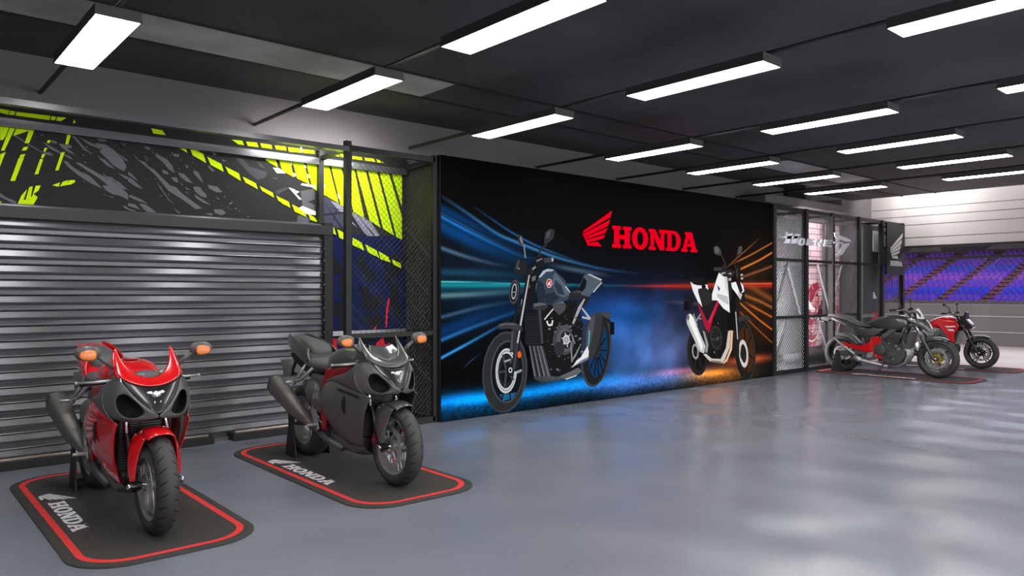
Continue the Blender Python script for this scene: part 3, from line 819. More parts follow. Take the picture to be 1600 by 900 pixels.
((66,68,73),[1089,1736,1134,1841,1162,1847,1131,1732]),
((150,152,155),[1138,1743,1151,1753,1162,1738,1144,1727]),
((24,25,28),[1427,1897,1543,1919,1595,1827,1543,1741,1434,1744,1405,1822]),
((58,60,64),[1561,1880,1721,1895,1729,1836,1580,1816]),
((170,172,176),[1736,1866,1735,1858,1732,1850,1728,1844,1723,1840,1717,1839,1711,1840,1706,1843,1702,1849,1699,1857,1699,1865,1699,1873,1702,1881,1706,1887,1711,1891,1717,1893,1723,1891,1728,1888,1732,1882,1735,1874]),
((110,112,116),[1434,1849,1536,1879,1543,1863,1445,1829]),
((130,132,136),[1221,2031,1242,2032,1267,1871,1246,1870]),
((46,47,50),[1220,2101,1223,2081,1222,2063,1216,2048,1206,2037,1193,2031,1179,2031,1164,2038,1150,2049,1139,2064,1132,2082,1128,2101,1130,2119,1136,2135,1146,2146,1158,2152,1173,2151,1188,2146,1201,2134,1212,2119]),
((120,122,126),[1210,2091,1213,2077,1214,2064,1212,2053,1208,2045,1203,2042,1196,2043,1188,2048,1181,2057,1174,2069,1169,2083,1166,2097,1165,2110,1167,2121,1171,2129,1177,2132,1184,2131,1191,2126,1198,2117,1205,2105]),
((44,45,48),[1481,1978,1609,2074,1635,2059,1514,1969,1499,1899,1474,1898]),
((46,48,50),[1572,2115,1591,2207,1676,2255,1751,2243,1736,2139,1654,2081,1572,2062]),
((78,80,84),[1602,2122,1617,2198,1684,2239,1661,2152]),
((34,32,32),[5096,523,5096,411,5069,310,5019,231,4949,182,4869,167,4784,187,4705,240,4638,320,4590,420,4565,529,4565,638,4590,737,4638,815,4705,866,4784,884,4869,867,4949,817,5019,737,5069,636]),
((18,16,15),[5042,529,5042,440,5024,360,4987,297,4937,258,4878,245,4816,261,4757,303,4707,366,4671,446,4651,533,4650,620,4668,698,4703,761,4752,801,4811,815,4873,801,4932,761,4984,698,5021,618]),
((44,34,28),[4835,542,4835,521,5024,511,5024,532]),
((44,34,28),[4853,533,4818,530,4912,287,4947,290]),
((44,34,28),[4853,528,4818,534,4725,304,4760,297]),
((44,34,28),[4835,521,4835,542,4651,551,4651,531]),
((44,34,28),[4818,530,4853,533,4760,773,4725,770]),
((44,34,28),[4818,534,4853,528,4947,761,4912,767]),
((150,150,150),[4862,544,4862,513,4827,523,4826,544]),
((150,150,150),[4862,513,4857,483,4824,502,4827,523]),
((150,150,150),[4857,483,4846,458,4818,485,4824,502]),
((150,150,150),[4846,458,4830,439,4808,472,4818,485]),
((150,150,150),[4830,439,4810,428,4797,463,4808,472]),
((150,150,150),[4810,428,4787,424,4783,461,4797,463]),
((150,150,150),[4787,424,4764,428,4769,464,4783,461]),
((150,150,150),[4764,428,4742,441,4755,472,4769,464]),
((150,150,150),[4742,441,4721,460,4743,486,4755,472]),
((150,150,150),[4721,460,4704,486,4733,503,4743,486]),
((150,150,150),[4704,486,4692,515,4725,524,4733,503]),
((150,150,150),[4692,515,4686,546,4721,545,4725,524]),
((150,150,150),[4686,546,4685,577,4720,567,4721,545]),
((150,150,150),[4685,577,4690,606,4723,587,4720,567]),
((150,150,150),[4690,606,4701,631,4729,605,4723,587]),
((150,150,150),[4701,631,4717,650,4738,618,4729,605]),
((150,150,150),[4717,650,4737,662,4750,626,4738,618]),
((150,150,150),[4737,662,4759,666,4763,629,4750,626]),
((150,150,150),[4759,666,4782,661,4777,626,4763,629]),
((150,150,150),[4782,661,4805,649,4791,618,4777,626]),
((150,150,150),[4805,649,4826,630,4804,604,4791,618]),
((150,150,150),[4826,630,4843,605,4814,587,4804,604]),
((150,150,150),[4843,605,4855,575,4822,566,4814,587]),
((150,150,150),[4855,575,4862,544,4826,544,4822,566]),
((46,42,40),[6477,495,6487,331,6465,183,6411,67,6332,-6,6237,-28,6135,0,6035,77,5948,193,5882,338,5842,497,5833,655,5854,798,5904,913,5980,988,6072,1016,6174,993,6275,920,6365,805,6435,659]),
((30,28,27),[6403,497,6414,340,6397,200,6352,89,6285,19,6202,-3,6113,24,6026,97,5948,208,5889,346,5852,498,5841,650,5858,787,5901,896,5965,968,6045,994,6134,972,6222,902,6302,793,6364,653]),
((66,38,16),[6403,494,6412,371,6399,261,6364,174,6312,119,6247,101,6178,122,6109,179,6048,266,6001,375,5972,495,5964,615,5977,723,6010,809,6060,865,6123,885,6193,867,6262,812,6324,726,6373,616]),
((22,20,19),[6191,496,6159,483,6364,341,6396,354]),
((22,20,19),[6196,489,6154,490,6192,114,6233,112]),
((22,20,19),[6194,484,6156,494,5992,261,6030,251]),
((22,20,19),[6159,483,6191,496,5989,634,5959,621]),
((22,20,19),[6154,490,6196,489,6158,864,6117,864]),
((22,20,19),[6156,494,6194,484,6362,722,6322,731]),
((205,203,200),[6252,441,6257,380,6204,400,6200,441]),
((205,203,200),[6257,380,6252,324,6201,361,6204,400]),
((205,203,200),[6252,324,6237,276,6193,329,6201,361]),
((205,203,200),[6237,276,6214,239,6179,303,6193,329]),
((205,203,200),[6214,239,6185,216,6160,288,6179,303]),
((205,203,200),[6185,216,6150,209,6138,283,6160,288]),
((205,203,200),[6150,209,6113,217,6115,288,6138,283]),
((205,203,200),[6113,217,6076,241,6092,305,6115,288]),
((205,203,200),[6076,241,6042,278,6070,330,6092,305]),
((205,203,200),[6042,278,6013,327,6051,363,6070,330]),
((205,203,200),[6013,327,5991,383,6036,401,6051,363]),
((205,203,200),[5991,383,5977,442,6027,442,6036,401]),
((205,203,200),[5977,442,5972,502,6024,483,6027,442]),
((205,203,200),[5972,502,5977,557,6026,521,6024,483]),
((205,203,200),[5977,557,5991,605,6035,554,6026,521]),
((205,203,200),[5991,605,6013,642,6049,579,6035,554]),
((205,203,200),[6013,642,6043,665,6067,594,6049,579]),
((205,203,200),[6043,665,6077,673,6088,600,6067,594]),
((205,203,200),[6077,673,6114,666,6112,595,6088,600]),
((205,203,200),[6114,666,6151,643,6135,579,6112,595]),
((205,203,200),[6151,643,6185,606,6157,554,6135,579]),
((205,203,200),[6185,606,6215,558,6176,521,6157,554]),
((205,203,200),[6215,558,6238,501,6191,482,6176,521]),
((205,203,200),[6238,501,6252,441,6200,441,6191,482]),
((36,34,33),[6154,434,6151,404,6141,378,6125,358,6105,345,6083,342,6061,348,6041,363,6025,385,6015,412,6012,441,6015,471,6025,497,6041,517,6061,530,6083,533,6105,527,6125,513,6141,491,6151,464]),
((22,20,20),[5175,1038,5480,1167,5698,1136,5772,831,5732,528,5528,396,5245,440,5115,719]),
((48,46,46),[5489,736,5492,675,5478,620,5448,576,5405,548,5355,537,5301,546,5250,574,5205,616,5172,670,5153,729,5150,789,5164,843,5193,887,5234,916,5284,927,5338,919,5390,893,5435,851,5470,797]),
((34,32,32),[5451,740,5454,693,5444,650,5423,616,5393,594,5356,586,5317,593,5280,614,5247,647,5222,689,5208,735,5206,782,5215,824,5236,858,5265,880,5301,889,5340,883,5378,862,5411,829,5436,787]),
((60,56,54),[5162,603,5173,606,5173,594,5162,597]),
((150,146,144),[5420,739,5435,741,5435,726,5420,730]),
((150,146,144),[5260,519,5288,520,5288,495,5260,503]),
((150,146,144),[5370,969,5391,971,5391,952,5370,957]),
((150,146,144),[5635,669,5663,671,5663,646,5635,654]),
((110,106,104),[5340,714,5366,715,5366,691,5340,698]),
((60,56,54),[5300,477,5316,479,5316,463,5300,468]),
((80,76,74),[5606,759,5618,761,5618,749,5606,752]),
((150,146,144),[5588,624,5598,626,5598,615,5588,618]),
((60,56,54),[5182,660,5200,662,5200,645,5182,650]),
((60,56,54),[5155,973,5170,975,5170,960,5155,964]),
((110,106,104),[5264,732,5275,734,5275,722,5264,725]),
((150,146,144),[5353,742,5376,744,5376,722,5353,728]),
((110,106,104),[5613,841,5626,843,5626,831,5613,834]),
((60,56,54),[5483,480,5506,481,5506,461,5483,467]),
((150,146,144),[5471,734,5481,736,5481,725,5471,728]),
((110,106,104),[5301,490,5313,492,5313,479,5301,483]),
((150,146,144),[5289,712,5308,714,5308,697,5289,702]),
((80,76,74),[5637,536,5653,538,5653,523,5637,527]),
((60,56,54),[5232,679,5251,681,5251,662,5232,667]),
((110,106,104),[5454,555,5465,557,5465,545,5454,548]),
((60,56,54),[5242,704,5266,706,5266,684,5242,690]),
((60,56,54),[5566,501,5589,502,5589,481,5566,488]),
((110,106,104),[5217,832,5231,835,5231,821,5217,825]),
((150,146,144),[5377,710,5389,712,5389,700,5377,703]),
((110,106,104),[5201,721,5223,723,5223,702,5201,708]),
((15,14,15),[5635,1440,5772,1628,5911,1384,5881,841,5625,830]),
((205,196,186),[5664,829,5732,838,5703,557,5552,362,5471,318,5161,364,4979,487,5042,499,5207,410,5452,390,5601,562]),
((232,190,150),[5742,837,5801,830,5772,526,5635,346,5528,309,5509,327,5606,381,5713,543]),
((120,112,106),[5161,386,5452,357,5480,318,5161,362]),
((140,138,138),[4703,1122,4738,1127,4835,941,4800,937]),
((140,138,138),[4738,996,4902,1129,4934,1118,4773,974]),
((140,138,138),[4835,1072,4934,1049,4925,1028,4826,1052]),
((150,148,148),[4961,863,5015,840,5115,639,5083,508,5024,521,5051,626]),
((196,194,194),[4538,1053,4581,1117,4642,1129,4721,1075,4880,834,5038,616,4997,502,4880,539,4694,789,4555,975]),
((244,242,242),[4599,1109,4651,1123,4712,1065,4970,619,4934,547,4791,759,4616,999]),
((110,106,106),[4620,1072,4618,1057,4613,1045,4604,1034,4593,1028,4581,1026,4569,1029,4559,1036,4550,1046,4544,1059,4543,1074,4544,1088,4550,1101,4559,1111,4569,1117,4581,1119,4593,1117,4604,1110,4613,1099,4618,1086]),
((172,22,50),[4813,1309,4889,1295,5051,1020,5134,991,5329,1305,5423,1309,5235,1037,5134,820,5051,882,4970,1017]),
((225,40,80),[5329,1299,5366,1305,5161,972,5106,986]),
((30,28,30),[4835,1296,5083,1248,5291,1332,5348,1305,5129,1023,5060,1036]),
((234,234,236),[4642,1617,4725,1576,4835,1558,4902,1519,4835,1466,4916,1308,4952,1223,4835,1309,4712,1466]),
((234,234,236),[4835,1561,5083,1573,5115,1493,5015,1520,4880,1514]),
((22,20,22),[4616,1687,4992,1679,5097,1579,4902,1556,4747,1576]),
((42,40,41),[4835,1506,5060,1520,5226,1408,5207,1306,5060,1238,4916,1308]),
((14,13,14),[5047,1541,5044,1531,5035,1522,5022,1515,5006,1511,4988,1509,4970,1510,4953,1515,4940,1522,4932,1531,4929,1540,4932,1550,4940,1559,4953,1566,4970,1571,4988,1573,5006,1571,5022,1567,5035,1560,5044,1551]),
((238,238,240),[5212,1427,5348,1683,5409,1779,5576,1768,5635,1687,5674,1440,5708,1122,5528,1194,5348,1326,5212,1327]),
((188,190,194),[5348,1440,5649,1385,5674,1247,5480,1317,5348,1386]),
((60,58,62),[5348,1570,5433,1516,5395,1462]),
((210,211,214),[5528,1762,5635,1687,5674,1412,5586,1522]),
((36,33,34),[5635,1728,5747,1647,5772,1412,5703,1247,5674,1440]),
((28,26,26),[5772,1523,5772,1633,6124,1524,6165,1321,6042,1299]),
((240,240,242),[5747,1605,5881,1623,6001,1439,5961,1384,5772,1523]),
((240,240,242),[6012,1619,6093,1575,6134,1473,6062,1439]),
((196,190,186),[5946,1473,6072,1417,6022,1327,5951,1384]),
((30,28,30),[5891,1612,6012,1619,6093,1473,5996,1462]),
((24,22,23),[5831,1823,5946,1892,6022,1855,6032,1630,5901,1640]),
((54,52,54),[5881,1815,5941,1864,5951,1691,5911,1677]),
((40,38,39),[5366,1778,5723,1826,5831,1731,5747,1688,5528,1707]),
((165,165,168),[5457,1761,5576,1779,5586,1758,5471,1734]),
((165,165,168),[5649,1756,5747,1771,5747,1738]),
((165,165,168),[5664,1674,5747,1688,5747,1644,5674,1638]),
((60,57,58),[5259,1843,5480,1854,5480,1799,5268,1790]),
((30,28,30),[5457,1889,5615,1906,5635,1819,5480,1805]),
((50,47,48),[5433,2070,5471,2066,5586,1933,5586,1834,5548,1833,5548,1926]),
((64,61,62),[5245,2160,5348,2197,5433,2146,5480,2088,5433,2032,5277,2054]),
((96,92,93),[5282,2151,5348,2181,5414,2118,5385,2068,5291,2076]),
((50,47,48),[5911,2070,5946,2071,5886,1997,5871,1851,5841,1851]),
((78,74,75),[5921,2095,5961,2194,6022,2219,6078,2193,6047,2100,5921,2062]),
((14,12,13),[4478,1317,4581,1337,4573,1176,4478,1178]),
((26,24,25),[4470,1415,4703,1427,4712,1284,4616,1155,4573,1161,4581,1337,4487,1384]),
((190,186,184),[6012,1748,6083,1760,6093,1732,6022,1720]),
((190,186,184),[6022,1692,6093,1698,6093,1665,6032,1664]),
((30,28,29),[5881,1356,5996,1350,5981,432,5881,437]),
((176,172,170),[5861,1134,5891,1139,5951,685,5921,681]),
((56,52,50),[5941,1026,6047,1080,6227,1071,6394,959,6279,979,6124,1016,5996,949])]
WING=[[(0.012,0.337),(0.052,0.401),(0.161,0.454),(1.165,1.0),(1.089,0.813),(0.083,0.351)],[(0.075,0.319),(1.089,0.748),(0.992,0.567),(0.129,0.256)],[(0.135,0.236),(0.984,0.518),(0.881,0.371),(0.179,0.187)],[(0.192,0.165),(0.871,0.327),(0.823,0.226),(0.605,0.167),(0.222,0.095)],[(0.0,0.323),(0.063,0.312),(0.268,0.028),(0.278,0.0),(0.208,0.0)],[(0.246,0.079),(0.593,0.121),(0.74,0.0),(0.29,0.004)]]
HORNET=[[(11.969,2.416),(12.139,2.416),(12.296,2.439),(12.642,2.449),(12.625,2.409),(12.296,2.39),(12.131,2.403)],[(12.164,2.316),(12.304,2.471),(12.472,2.488),(12.329,2.323)],[(12.388,2.321),(12.531,2.474),(12.703,2.483),(12.574,2.329)],[(12.213,2.449),(12.254,2.5),(12.275,2.495),(12.238,2.442)],[(12.668,2.392),(12.742,2.419),(12.886,2.426),(12.86,2.403),(12.772,2.394),(12.737,2.336),(12.851,2.337),(12.833,2.31),(12.677,2.307),(12.634,2.327)],[(12.842,2.424),(12.895,2.404),(12.868,2.324),(12.825,2.314)],[(12.939,2.318),(12.992,2.422),(13.163,2.426),(13.19,2.409),(13.163,2.377),(13.226,2.322),(13.145,2.318),(13.1,2.37),(13.064,2.319)],[(13.263,2.319),(13.318,2.428),(13.391,2.43),(13.475,2.363),(13.512,2.431),(13.578,2.431),(13.522,2.325),(13.447,2.322),(13.382,2.382),(13.336,2.319)],[(13.606,2.326),(13.663,2.433),(13.961,2.435),(13.946,2.411),(13.739,2.409),(13.725,2.393),(13.888,2.393),(13.874,2.371),(13.71,2.369),(13.696,2.35),(13.912,2.35),(13.898,2.326)],[(14.01,2.414),(14.388,2.422),(14.368,2.392),(14.257,2.388),(14.168,2.323),(14.079,2.324),(14.158,2.388),(14.0,2.386)],[(14.034,2.564),(14.358,2.517),(14.614,2.489),(14.707,2.469),(14.707,2.436),(14.409,2.446),(14.158,2.472),(14.059,2.502)],[(14.358,2.387),(14.639,2.414),(14.676,2.401),(14.511,2.323),(14.368,2.211),(14.257,2.191),(14.083,2.195),(14.232,2.242),(14.308,2.31)]]
STREAKS=[((60,130,190),0.023,[(-0.009,2.533),(0.34,2.372),(0.827,2.134),(1.162,2.049),(1.77,1.897),(2.61,1.768),(3.454,1.713)],0),((35,140,240),0.023,[(-0.009,2.298),(0.34,2.167),(0.777,2.018),(1.162,1.901),(1.58,1.843)],2),((70,110,150),0.008,[(-0.009,2.34),(0.555,2.127),(0.827,2.035),(1.256,1.912)],2),((45,115,185),0.012,[(0.479,2.434),(0.967,2.202),(1.352,2.058),(1.77,1.946),(2.238,1.853)],0),((0,62,120),0.107,[(-0.009,2.198),(0.461,2.034),(1.048,1.875),(1.804,1.711)],2),((0,50,100),0.071,[(-0.009,2.39),(0.461,2.226),(0.947,2.04),(1.58,1.891)],2),((75,100,125),0.029,[(-0.009,1.949),(0.34,1.86),(0.777,1.783),(1.048,1.766)],2),((60,85,100),0.042,[(1.58,1.811),(2.154,1.742),(2.908,1.669)],3),((20,60,80),0.057,[(-0.009,1.678),(0.847,1.671),(1.691,1.62)],2),((15,185,190),0.022,[(-0.009,1.535),(0.651,1.532),(1.691,1.539),(3.454,1.541)],2),((10,90,100),0.064,[(-0.009,1.528),(1.048,1.535),(2.154,1.533)],2),((80,190,195),0.008,[(-0.009,1.571),(1.048,1.558),(2.154,1.55),(4.349,1.546)],2),((85,120,125),0.042,[(-0.009,1.414),(0.461,1.428),(1.048,1.458),(1.919,1.507)],2),((45,120,190),0.029,[(-0.009,0.916),(0.377,1.032),(1.018,1.196),(1.47,1.283)],2),((55,160,240),0.021,[(-0.009,0.716),(0.377,0.863),(0.817,1.04),(1.048,1.118)],2),((40,90,140),0.006,[(0.276,0.561),(0.414,0.662),(0.593,0.756)],3),((55,80,110),0.028,[(-0.009,1.172),(0.498,1.272),(0.867,1.321),(1.256,1.348)],2),((0,45,90),0.1,[(-0.009,1.001),(0.651,1.188),(1.362,1.3)],2),((0,40,80),0.145,[(2.154,1.258),(3.454,1.06),(4.04,1.234)],3),((235,45,30),0.024,[(2.908,1.538),(4.193,1.545),(5.175,1.55),(7.072,1.561)],1),((110,25,18),0.069,[(3.454,1.541),(5.004,1.549),(7.072,1.572)],1),((240,100,60),0.014,[(4.835,1.578),(7.072,1.606)],1),((170,95,45),0.011,[(5.528,1.788),(5.84,1.971),(6.396,2.255),(6.637,2.395)],0),((200,115,45),0.015,[(5.655,1.873),(6.298,2.064),(7.072,2.328)],1),((240,125,40),0.02,[(5.71,1.75),(6.009,1.828),(6.596,1.992),(7.072,2.161)],1),((130,75,45),0.027,[(5.896,1.669),(6.298,1.749),(7.072,1.917)],1),((235,125,45),0.016,[(5.896,1.335),(6.066,1.25),(6.596,0.984),(7.072,0.783)],1),((150,85,35),0.034,[(5.71,1.471),(6.104,1.408),(6.596,1.309),(7.072,1.172)],1),((180,90,25),0.012,[(5.803,1.232),(6.066,1.102),(6.496,0.857),(7.072,0.55)],1),((200,100,30),0.021,[(6.085,1.313),(6.576,1.158),(7.072,1.006)],1),((110,60,25),0.069,[(6.085,1.629),(7.072,1.306)],1),((60,55,60),0.029,[(3.889,1.329),(4.67,1.284),(5.175,1.259)],3)]
BLOBS=[((50,95,160),3.25,0.53,0.87,0.45),((62,66,100),4.04,0.53,0.79,0.56),((25,60,110),2.91,1.07,0.83,0.44),((0,85,150),0.32,0.24,0.57,0.08),((0,110,185),1.05,0.21,1.23,0.07),((0,95,160),2.15,0.27,0.75,0.08),((0,60,100),0.46,0.1,1.23,0.16),((45,80,140),3.45,0.17,1.38,0.11),((120,42,42),4.35,0.27,0.66,0.05),((225,120,15),5.17,0.18,0.57,0.06),((170,90,20),5.53,0.09,0.95,0.14),((200,80,30),6.28,0.33,0.71,0.07),((60,38,18),6.58,1.53,0.84,0.76),((40,22,16),5.9,0.79,1.2,0.52),((8,22,34),0.65,1.73,1.27,0.45),((0,20,40),0.46,1.35,0.9,0.44),((5,20,50),3.45,1.33,1.55,0.45),((28,36,52),4.35,1.04,0.83,0.57)]
# ---------------------------------------------------------------- the room
XE = 17.45; CEIL = 3.48; WY = 7.5; XW = -4.0; YS = -9.0
def floor_mat():
    m = mat('grey_epoxy_floor', (118, 124, 136), .3)
    nt = m.node_tree; b = nt.nodes['Principled BSDF']; L = nt.links
    tc = nt.nodes.new('ShaderNodeTexCoord')
    n1 = nt.nodes.new('ShaderNodeTexNoise'); n1.inputs['Scale'].default_value = 0.7; n1.inputs['Detail'].default_value = 5
    n2 = nt.nodes.new('ShaderNodeTexNoise'); n2.inputs['Scale'].default_value = 120; n2.inputs['Detail'].default_value = 1
    n3 = nt.nodes.new('ShaderNodeTexNoise'); n3.inputs['Scale'].default_value = 1.6; n3.inputs['Detail'].default_value = 0.0
    for n in (n1, n2, n3): L.new(tc.outputs['Object'], n.inputs['Vector'])
    r1 = nt.nodes.new('ShaderNodeValToRGB'); r1.color_ramp.elements[0].color = lin((110, 115, 126)); r1.color_ramp.elements[1].color = lin((122, 126, 136))
    r1.color_ramp.elements[0].position = .2; r1.color_ramp.elements[1].position = .8
    L.new(n1.outputs['Fac'], r1.inputs['Fac'])
    r2 = nt.nodes.new('ShaderNodeValToRGB'); r2.color_ramp.elements[0].color = (0, 0, 0, 1); r2.color_ramp.elements[1].color = (1, 1, 1, 1)
    r2.color_ramp.elements[0].position = .66; r2.color_ramp.elements[1].position = .74
    L.new(n2.outputs['Fac'], r2.inputs['Fac'])
    mx = nt.nodes.new('ShaderNodeMix'); mx.data_type = 'RGBA'
    L.new(r2.outputs['Color'], mx.inputs['Factor']); L.new(r1.outputs['Color'], mx.inputs['A']); mx.inputs['B'].default_value = lin((150, 155, 166))
    L.new(mx.outputs['Result'], b.inputs['Base Color'])
    mr = nt.nodes.new('ShaderNodeMapRange'); mr.inputs['To Min'].default_value = .215; mr.inputs['To Max'].default_value = .216
    mr.inputs['From Min'].default_value = .0; mr.inputs['From Max'].default_value = 1.0
    L.new(n3.outputs['Fac'], mr.inputs['Value']); L.new(mr.outputs['Result'], b.inputs['Roughness'])
    bp = nt.nodes.new('ShaderNodeBump'); bp.inputs['Strength'].default_value = .62; bp.inputs['Distance'].default_value = .05
    L.new(n3.outputs['Fac'], bp.inputs['Height']); L.new(bp.outputs['Normal'], b.inputs['Normal'])
    b.inputs['Specular IOR Level'].default_value = .55
    return m
M['wall'] = mat('grey_render', (118, 113, 114), .8, var=.06, vscale=.8)
M['wall_dark'] = mat('dark_wall_panel', (74, 73, 76), .7)
M['white_wall'] = mat('white_metal_cladding', (196, 190, 188), .45, bump=.05, bscale=3)
M['ceiling'] = mat('dark_plaster_ceiling', (80, 77, 80), .75, var=.22, vscale=1.1)
M['ceiling_painted_light'] = mat('painted_light_strip', (200, 198, 198), .6, var=.3, vscale=2.2, bump=.3, bscale=30)  # pale tone paints in the light falling on the ceiling band
struct('floor', MB().box(XW, 16.05, YS, WY+.2, -.1, 0), floor_mat())
struct('floor', MB().box(16.05, 23.3, -30, 40, -.1, 0), mat('beige_concrete_apron', (186, 174, 166), .6, var=.06, vscale=.6)).name = 'trim_apron'
struct('ceiling', MB().box(XW, 16.5, YS, WY+.2, CEIL, CEIL+.25), M['ceiling'])
struct('trim_painted_light_1', MB().box(XW, 4.35, 5.82, 6.44, CEIL-.006, CEIL+.01), M['ceiling_painted_light'])  # lit stretch of the ceiling, light put into the colour
struct('trim_painted_light_2', MB().box(10.7, 13.6, 5.82, 6.44, CEIL-.006, CEIL+.01), M['ceiling_painted_light'])  # second lit stretch, also by colour
tr = MB()
for y in (5.80, 6.45): tr.box(XW, 16.5, y-.01, y+.012, CEIL-.014, CEIL+.01)
struct('trim_3', tr, M['frame_black'])
struct('wall_back', MB().box(XW, XE+.3, WY, WY+.2, -.02, CEIL+.3), M['wall'])
struct('wall_left', MB().box(XW-.2, XW, YS, WY+.2, -.02, CEIL+.2), M['wall_dark'])
struct('wall_front', MB().box(XW-.2, XE+.2, YS-.2, YS, -.02, CEIL+.2), M['wall_dark'])
# far wall: white sectional overhead door raised over the opening to the pit lane
struct('wall_right', MB().box(XE, XE+.12, YS, WY+.2, 2.47, 4.3).box(16.5, XE+.12, YS, WY+.2, 4.3, 4.4).box(16.45, 16.5, YS, WY+.2, CEIL+.25, 4.4), M['white_wall'])
sm = MB()
for z in (2.66, 2.94, 3.13, 3.31, 3.62): sm.box(XE-.006, XE+.01, YS, WY, z-.006, z+.006)
struct('trim_4', sm, mat('panel_seam', (120, 116, 116), .7))
struct('trim_5', MB().box(XE-.03, XE+.12, YS, WY, 2.43, 2.475), M['frame_black'])
# duct box above the caged corner
d = thing('ceiling_duct', (13.6, 7.2, 2.99), 0, 'grey ducting box running along the back wall above the far caged corner', 'duct')
MB().box(-1.6, 1.3, -.22, .28, .06, .22).build('duct_body', M['wall'], d, bevel=.02)
MB().box(1.3, 1.6, -.22, .28, .06, .34).build('duct_elbow', M['wall'], d, bevel=.02)
MB().box(-.1, .1, -.18, .2, .22, .49).build('drop_bracket', M['wall_dark'], d)
# ---------------------------------------------------------------- ceiling lights and the pipes they hang from
M['diffuser'] = mat('light_diffuser', (255, 255, 255), .5, emit=((255, 252, 250), LAMP))
XS = [-.74, 1.15, 3.02, 4.9, 6.97, 8.62, 10.28, 11.85]
YC = [(6.13, 4.90), (4.05, 2.80), (1.96, .71), (-.13, -1.38), (-2.2, -3.45), (-4.3, -5.55), (-6.4, -7.65)]
colw = ['in the column left of the red sport motorcycle', 'in the column above the red sport motorcycle', 'in the column above the grey sport motorcycle', 'in the column at the billboard left end', 'in the column facing the wing emblem', 'in the column facing the white printed motorcycle', 'in the column before the billboard right end', 'in the column nearest the far cage']
roww = ['first from the wall', 'second from the wall', 'third from the wall', 'fourth from the wall', 'fifth from the wall', 'sixth from the wall', 'seventh from the wall']
ZL = 3.08
def make_light(first=None):
    if first is None:
        t = thing('ceiling_light', (0, 0, 0))
        b = MB(); b.box(-.125, .125, -.625, .625, .012, .068)
        b.box(-.128, -.122, -.628, .628, 0, .02); b.box(.122, .128, -.628, .628, 0, .02); b.box(-.128, .128, -.628, -.622, 0, .02); b.box(-.128, .128, .622, .628, 0, .02)
        b.build('housing', M['steel'], t)
        MB().box(-.121, .121, -.621, .621, .003, .012).build('diffuser', M['diffuser'], t)
        MB().box(-.03, .03, -.10, .10, .068, .085).build('pipe_clamp', M['steel'], t)
        return t
    r = first.copy(); C.objects.link(r)
    for ch in list(first.children):
        c = ch.copy(); C.objects.link(c); c.parent = r
    return r
proto = None
for j, (ya, yb) in enumerate(YC):
    for i, x in enumerate(XS):
        t = make_light(proto)
        if proto is None: proto = t
        t.location = (x, (ya+yb)/2, ZL)
        tag(t, 'ceiling light %s, %s' % (colw[i], roww[j]), 'ceiling light', 'suspended ceiling lights')
pp = None
for i, x in enumerate(XS):
    if pp is None:
        o = MB().tube([(0, WY-.02, 0), (0, YS+.1, 0)], .018, 8).build('conduit_pipe', M['steel'], smooth=True); pp = o
    else:
        o = pp.copy(); C.objects.link(o)
    o.location = (x, 0, ZL+.086)
    tag(o, 'thin grey ceiling pipe, %s' % colw[i], 'pipe', 'pipes between the ceiling lights')
# ---------------------------------------------------------------- roller shutter on the left
M['slat'] = mat('shutter_slat_metal', (104, 104, 108), .25, .6)
sh = thing('roller_shutter', (0, WY-.06, 0), 0, 'wide grey metal roller shutter with horizontal slats on the left wall', 'roller shutter')
prof = []
z = .02; P_ = .128
while z < 2.1:
    prof += [(-.020, z), (-.046, z+.001), (-.052, z+.004), (-.050, z+.007), (-.024, z+.011), (-.028, z+.04), (-.042, z+.062), (-.044, z+.070), (-.030, z+.118), (-.022, z+.124)]
    z += P_
b = MB(); n = len(prof)
b.add([(XW, y, zz) for y, zz in prof]+[(3.74, y, zz) for y, zz in prof], [(i, i+1, n+i+1, n+i) for i in range(n-1)])
b.build('slat_curtain', M['slat'], sh)
MB().box(3.74, 3.84, -.075, .055, 0, 2.2).build('guide_rail', M['frame_black'], sh)
MB().box(XW, 3.84, -.085, .055, 2.07, 2.165).build('header_box', M['plastic'], sh)
MB().box(XW, 3.74, -.06, .03, 0, .03).build('bottom_bar', M['steel'], sh)
b = MB()
for k in range(16): b.lathe([(-.001, .0), (-.001, .022), (.03, .022), (.03, .0)], 3.725, -.06, .12+k*P_, 10)
b.build('slat_end_lock', M['plastic'], sh)
# printed mural above and beside the shutter
mu = thing('wall_mural', (0, WY, 0), 0, 'printed wall graphic with neon yellow stripes and grey splashes above the roller shutter', 'mural')
MB().box(XW, 3.84, -.03, 0, 2.12, 3.06).box(3.84, 4.84, -.03, 0, 0, 3.06).build('print_panel', mat('charcoal_print_panel', (50, 49, 50), .8, spec=.15), mu)
M['ink'] = vcol_mat('mural_ink', .8, spec=.15)
printed('printed_artwork', MURAL, M['ink'], mu, origin=(0, -.03, 0), step=.00004)
# low black floor channels with a bright metal strip
for k, (x0, x1, w) in enumerate(((XW, 2.54, 'behind the red sport motorcycle'), (2.72, 4.74, 'behind the grey sport motorcycle'))):
    t = thing('floor_channel', ((x0+x1)/2, 7.34, 0), 0, 'low black channel with a bright metal strip on the floor %s' % w, 'floor channel', 'floor channels along the shutter')
    h = (x1-x0)/2
    MB().box(-h, h, -.09, .07, 0, .075).build('channel_body', M['frame_black'], t, bevel=.006)
    MB().box(-h+.04, h-.04, -.03, -.005, .075, .088).build('metal_strip', mat('warm_metal_strip', (226, 206, 186), .25, .9), t)
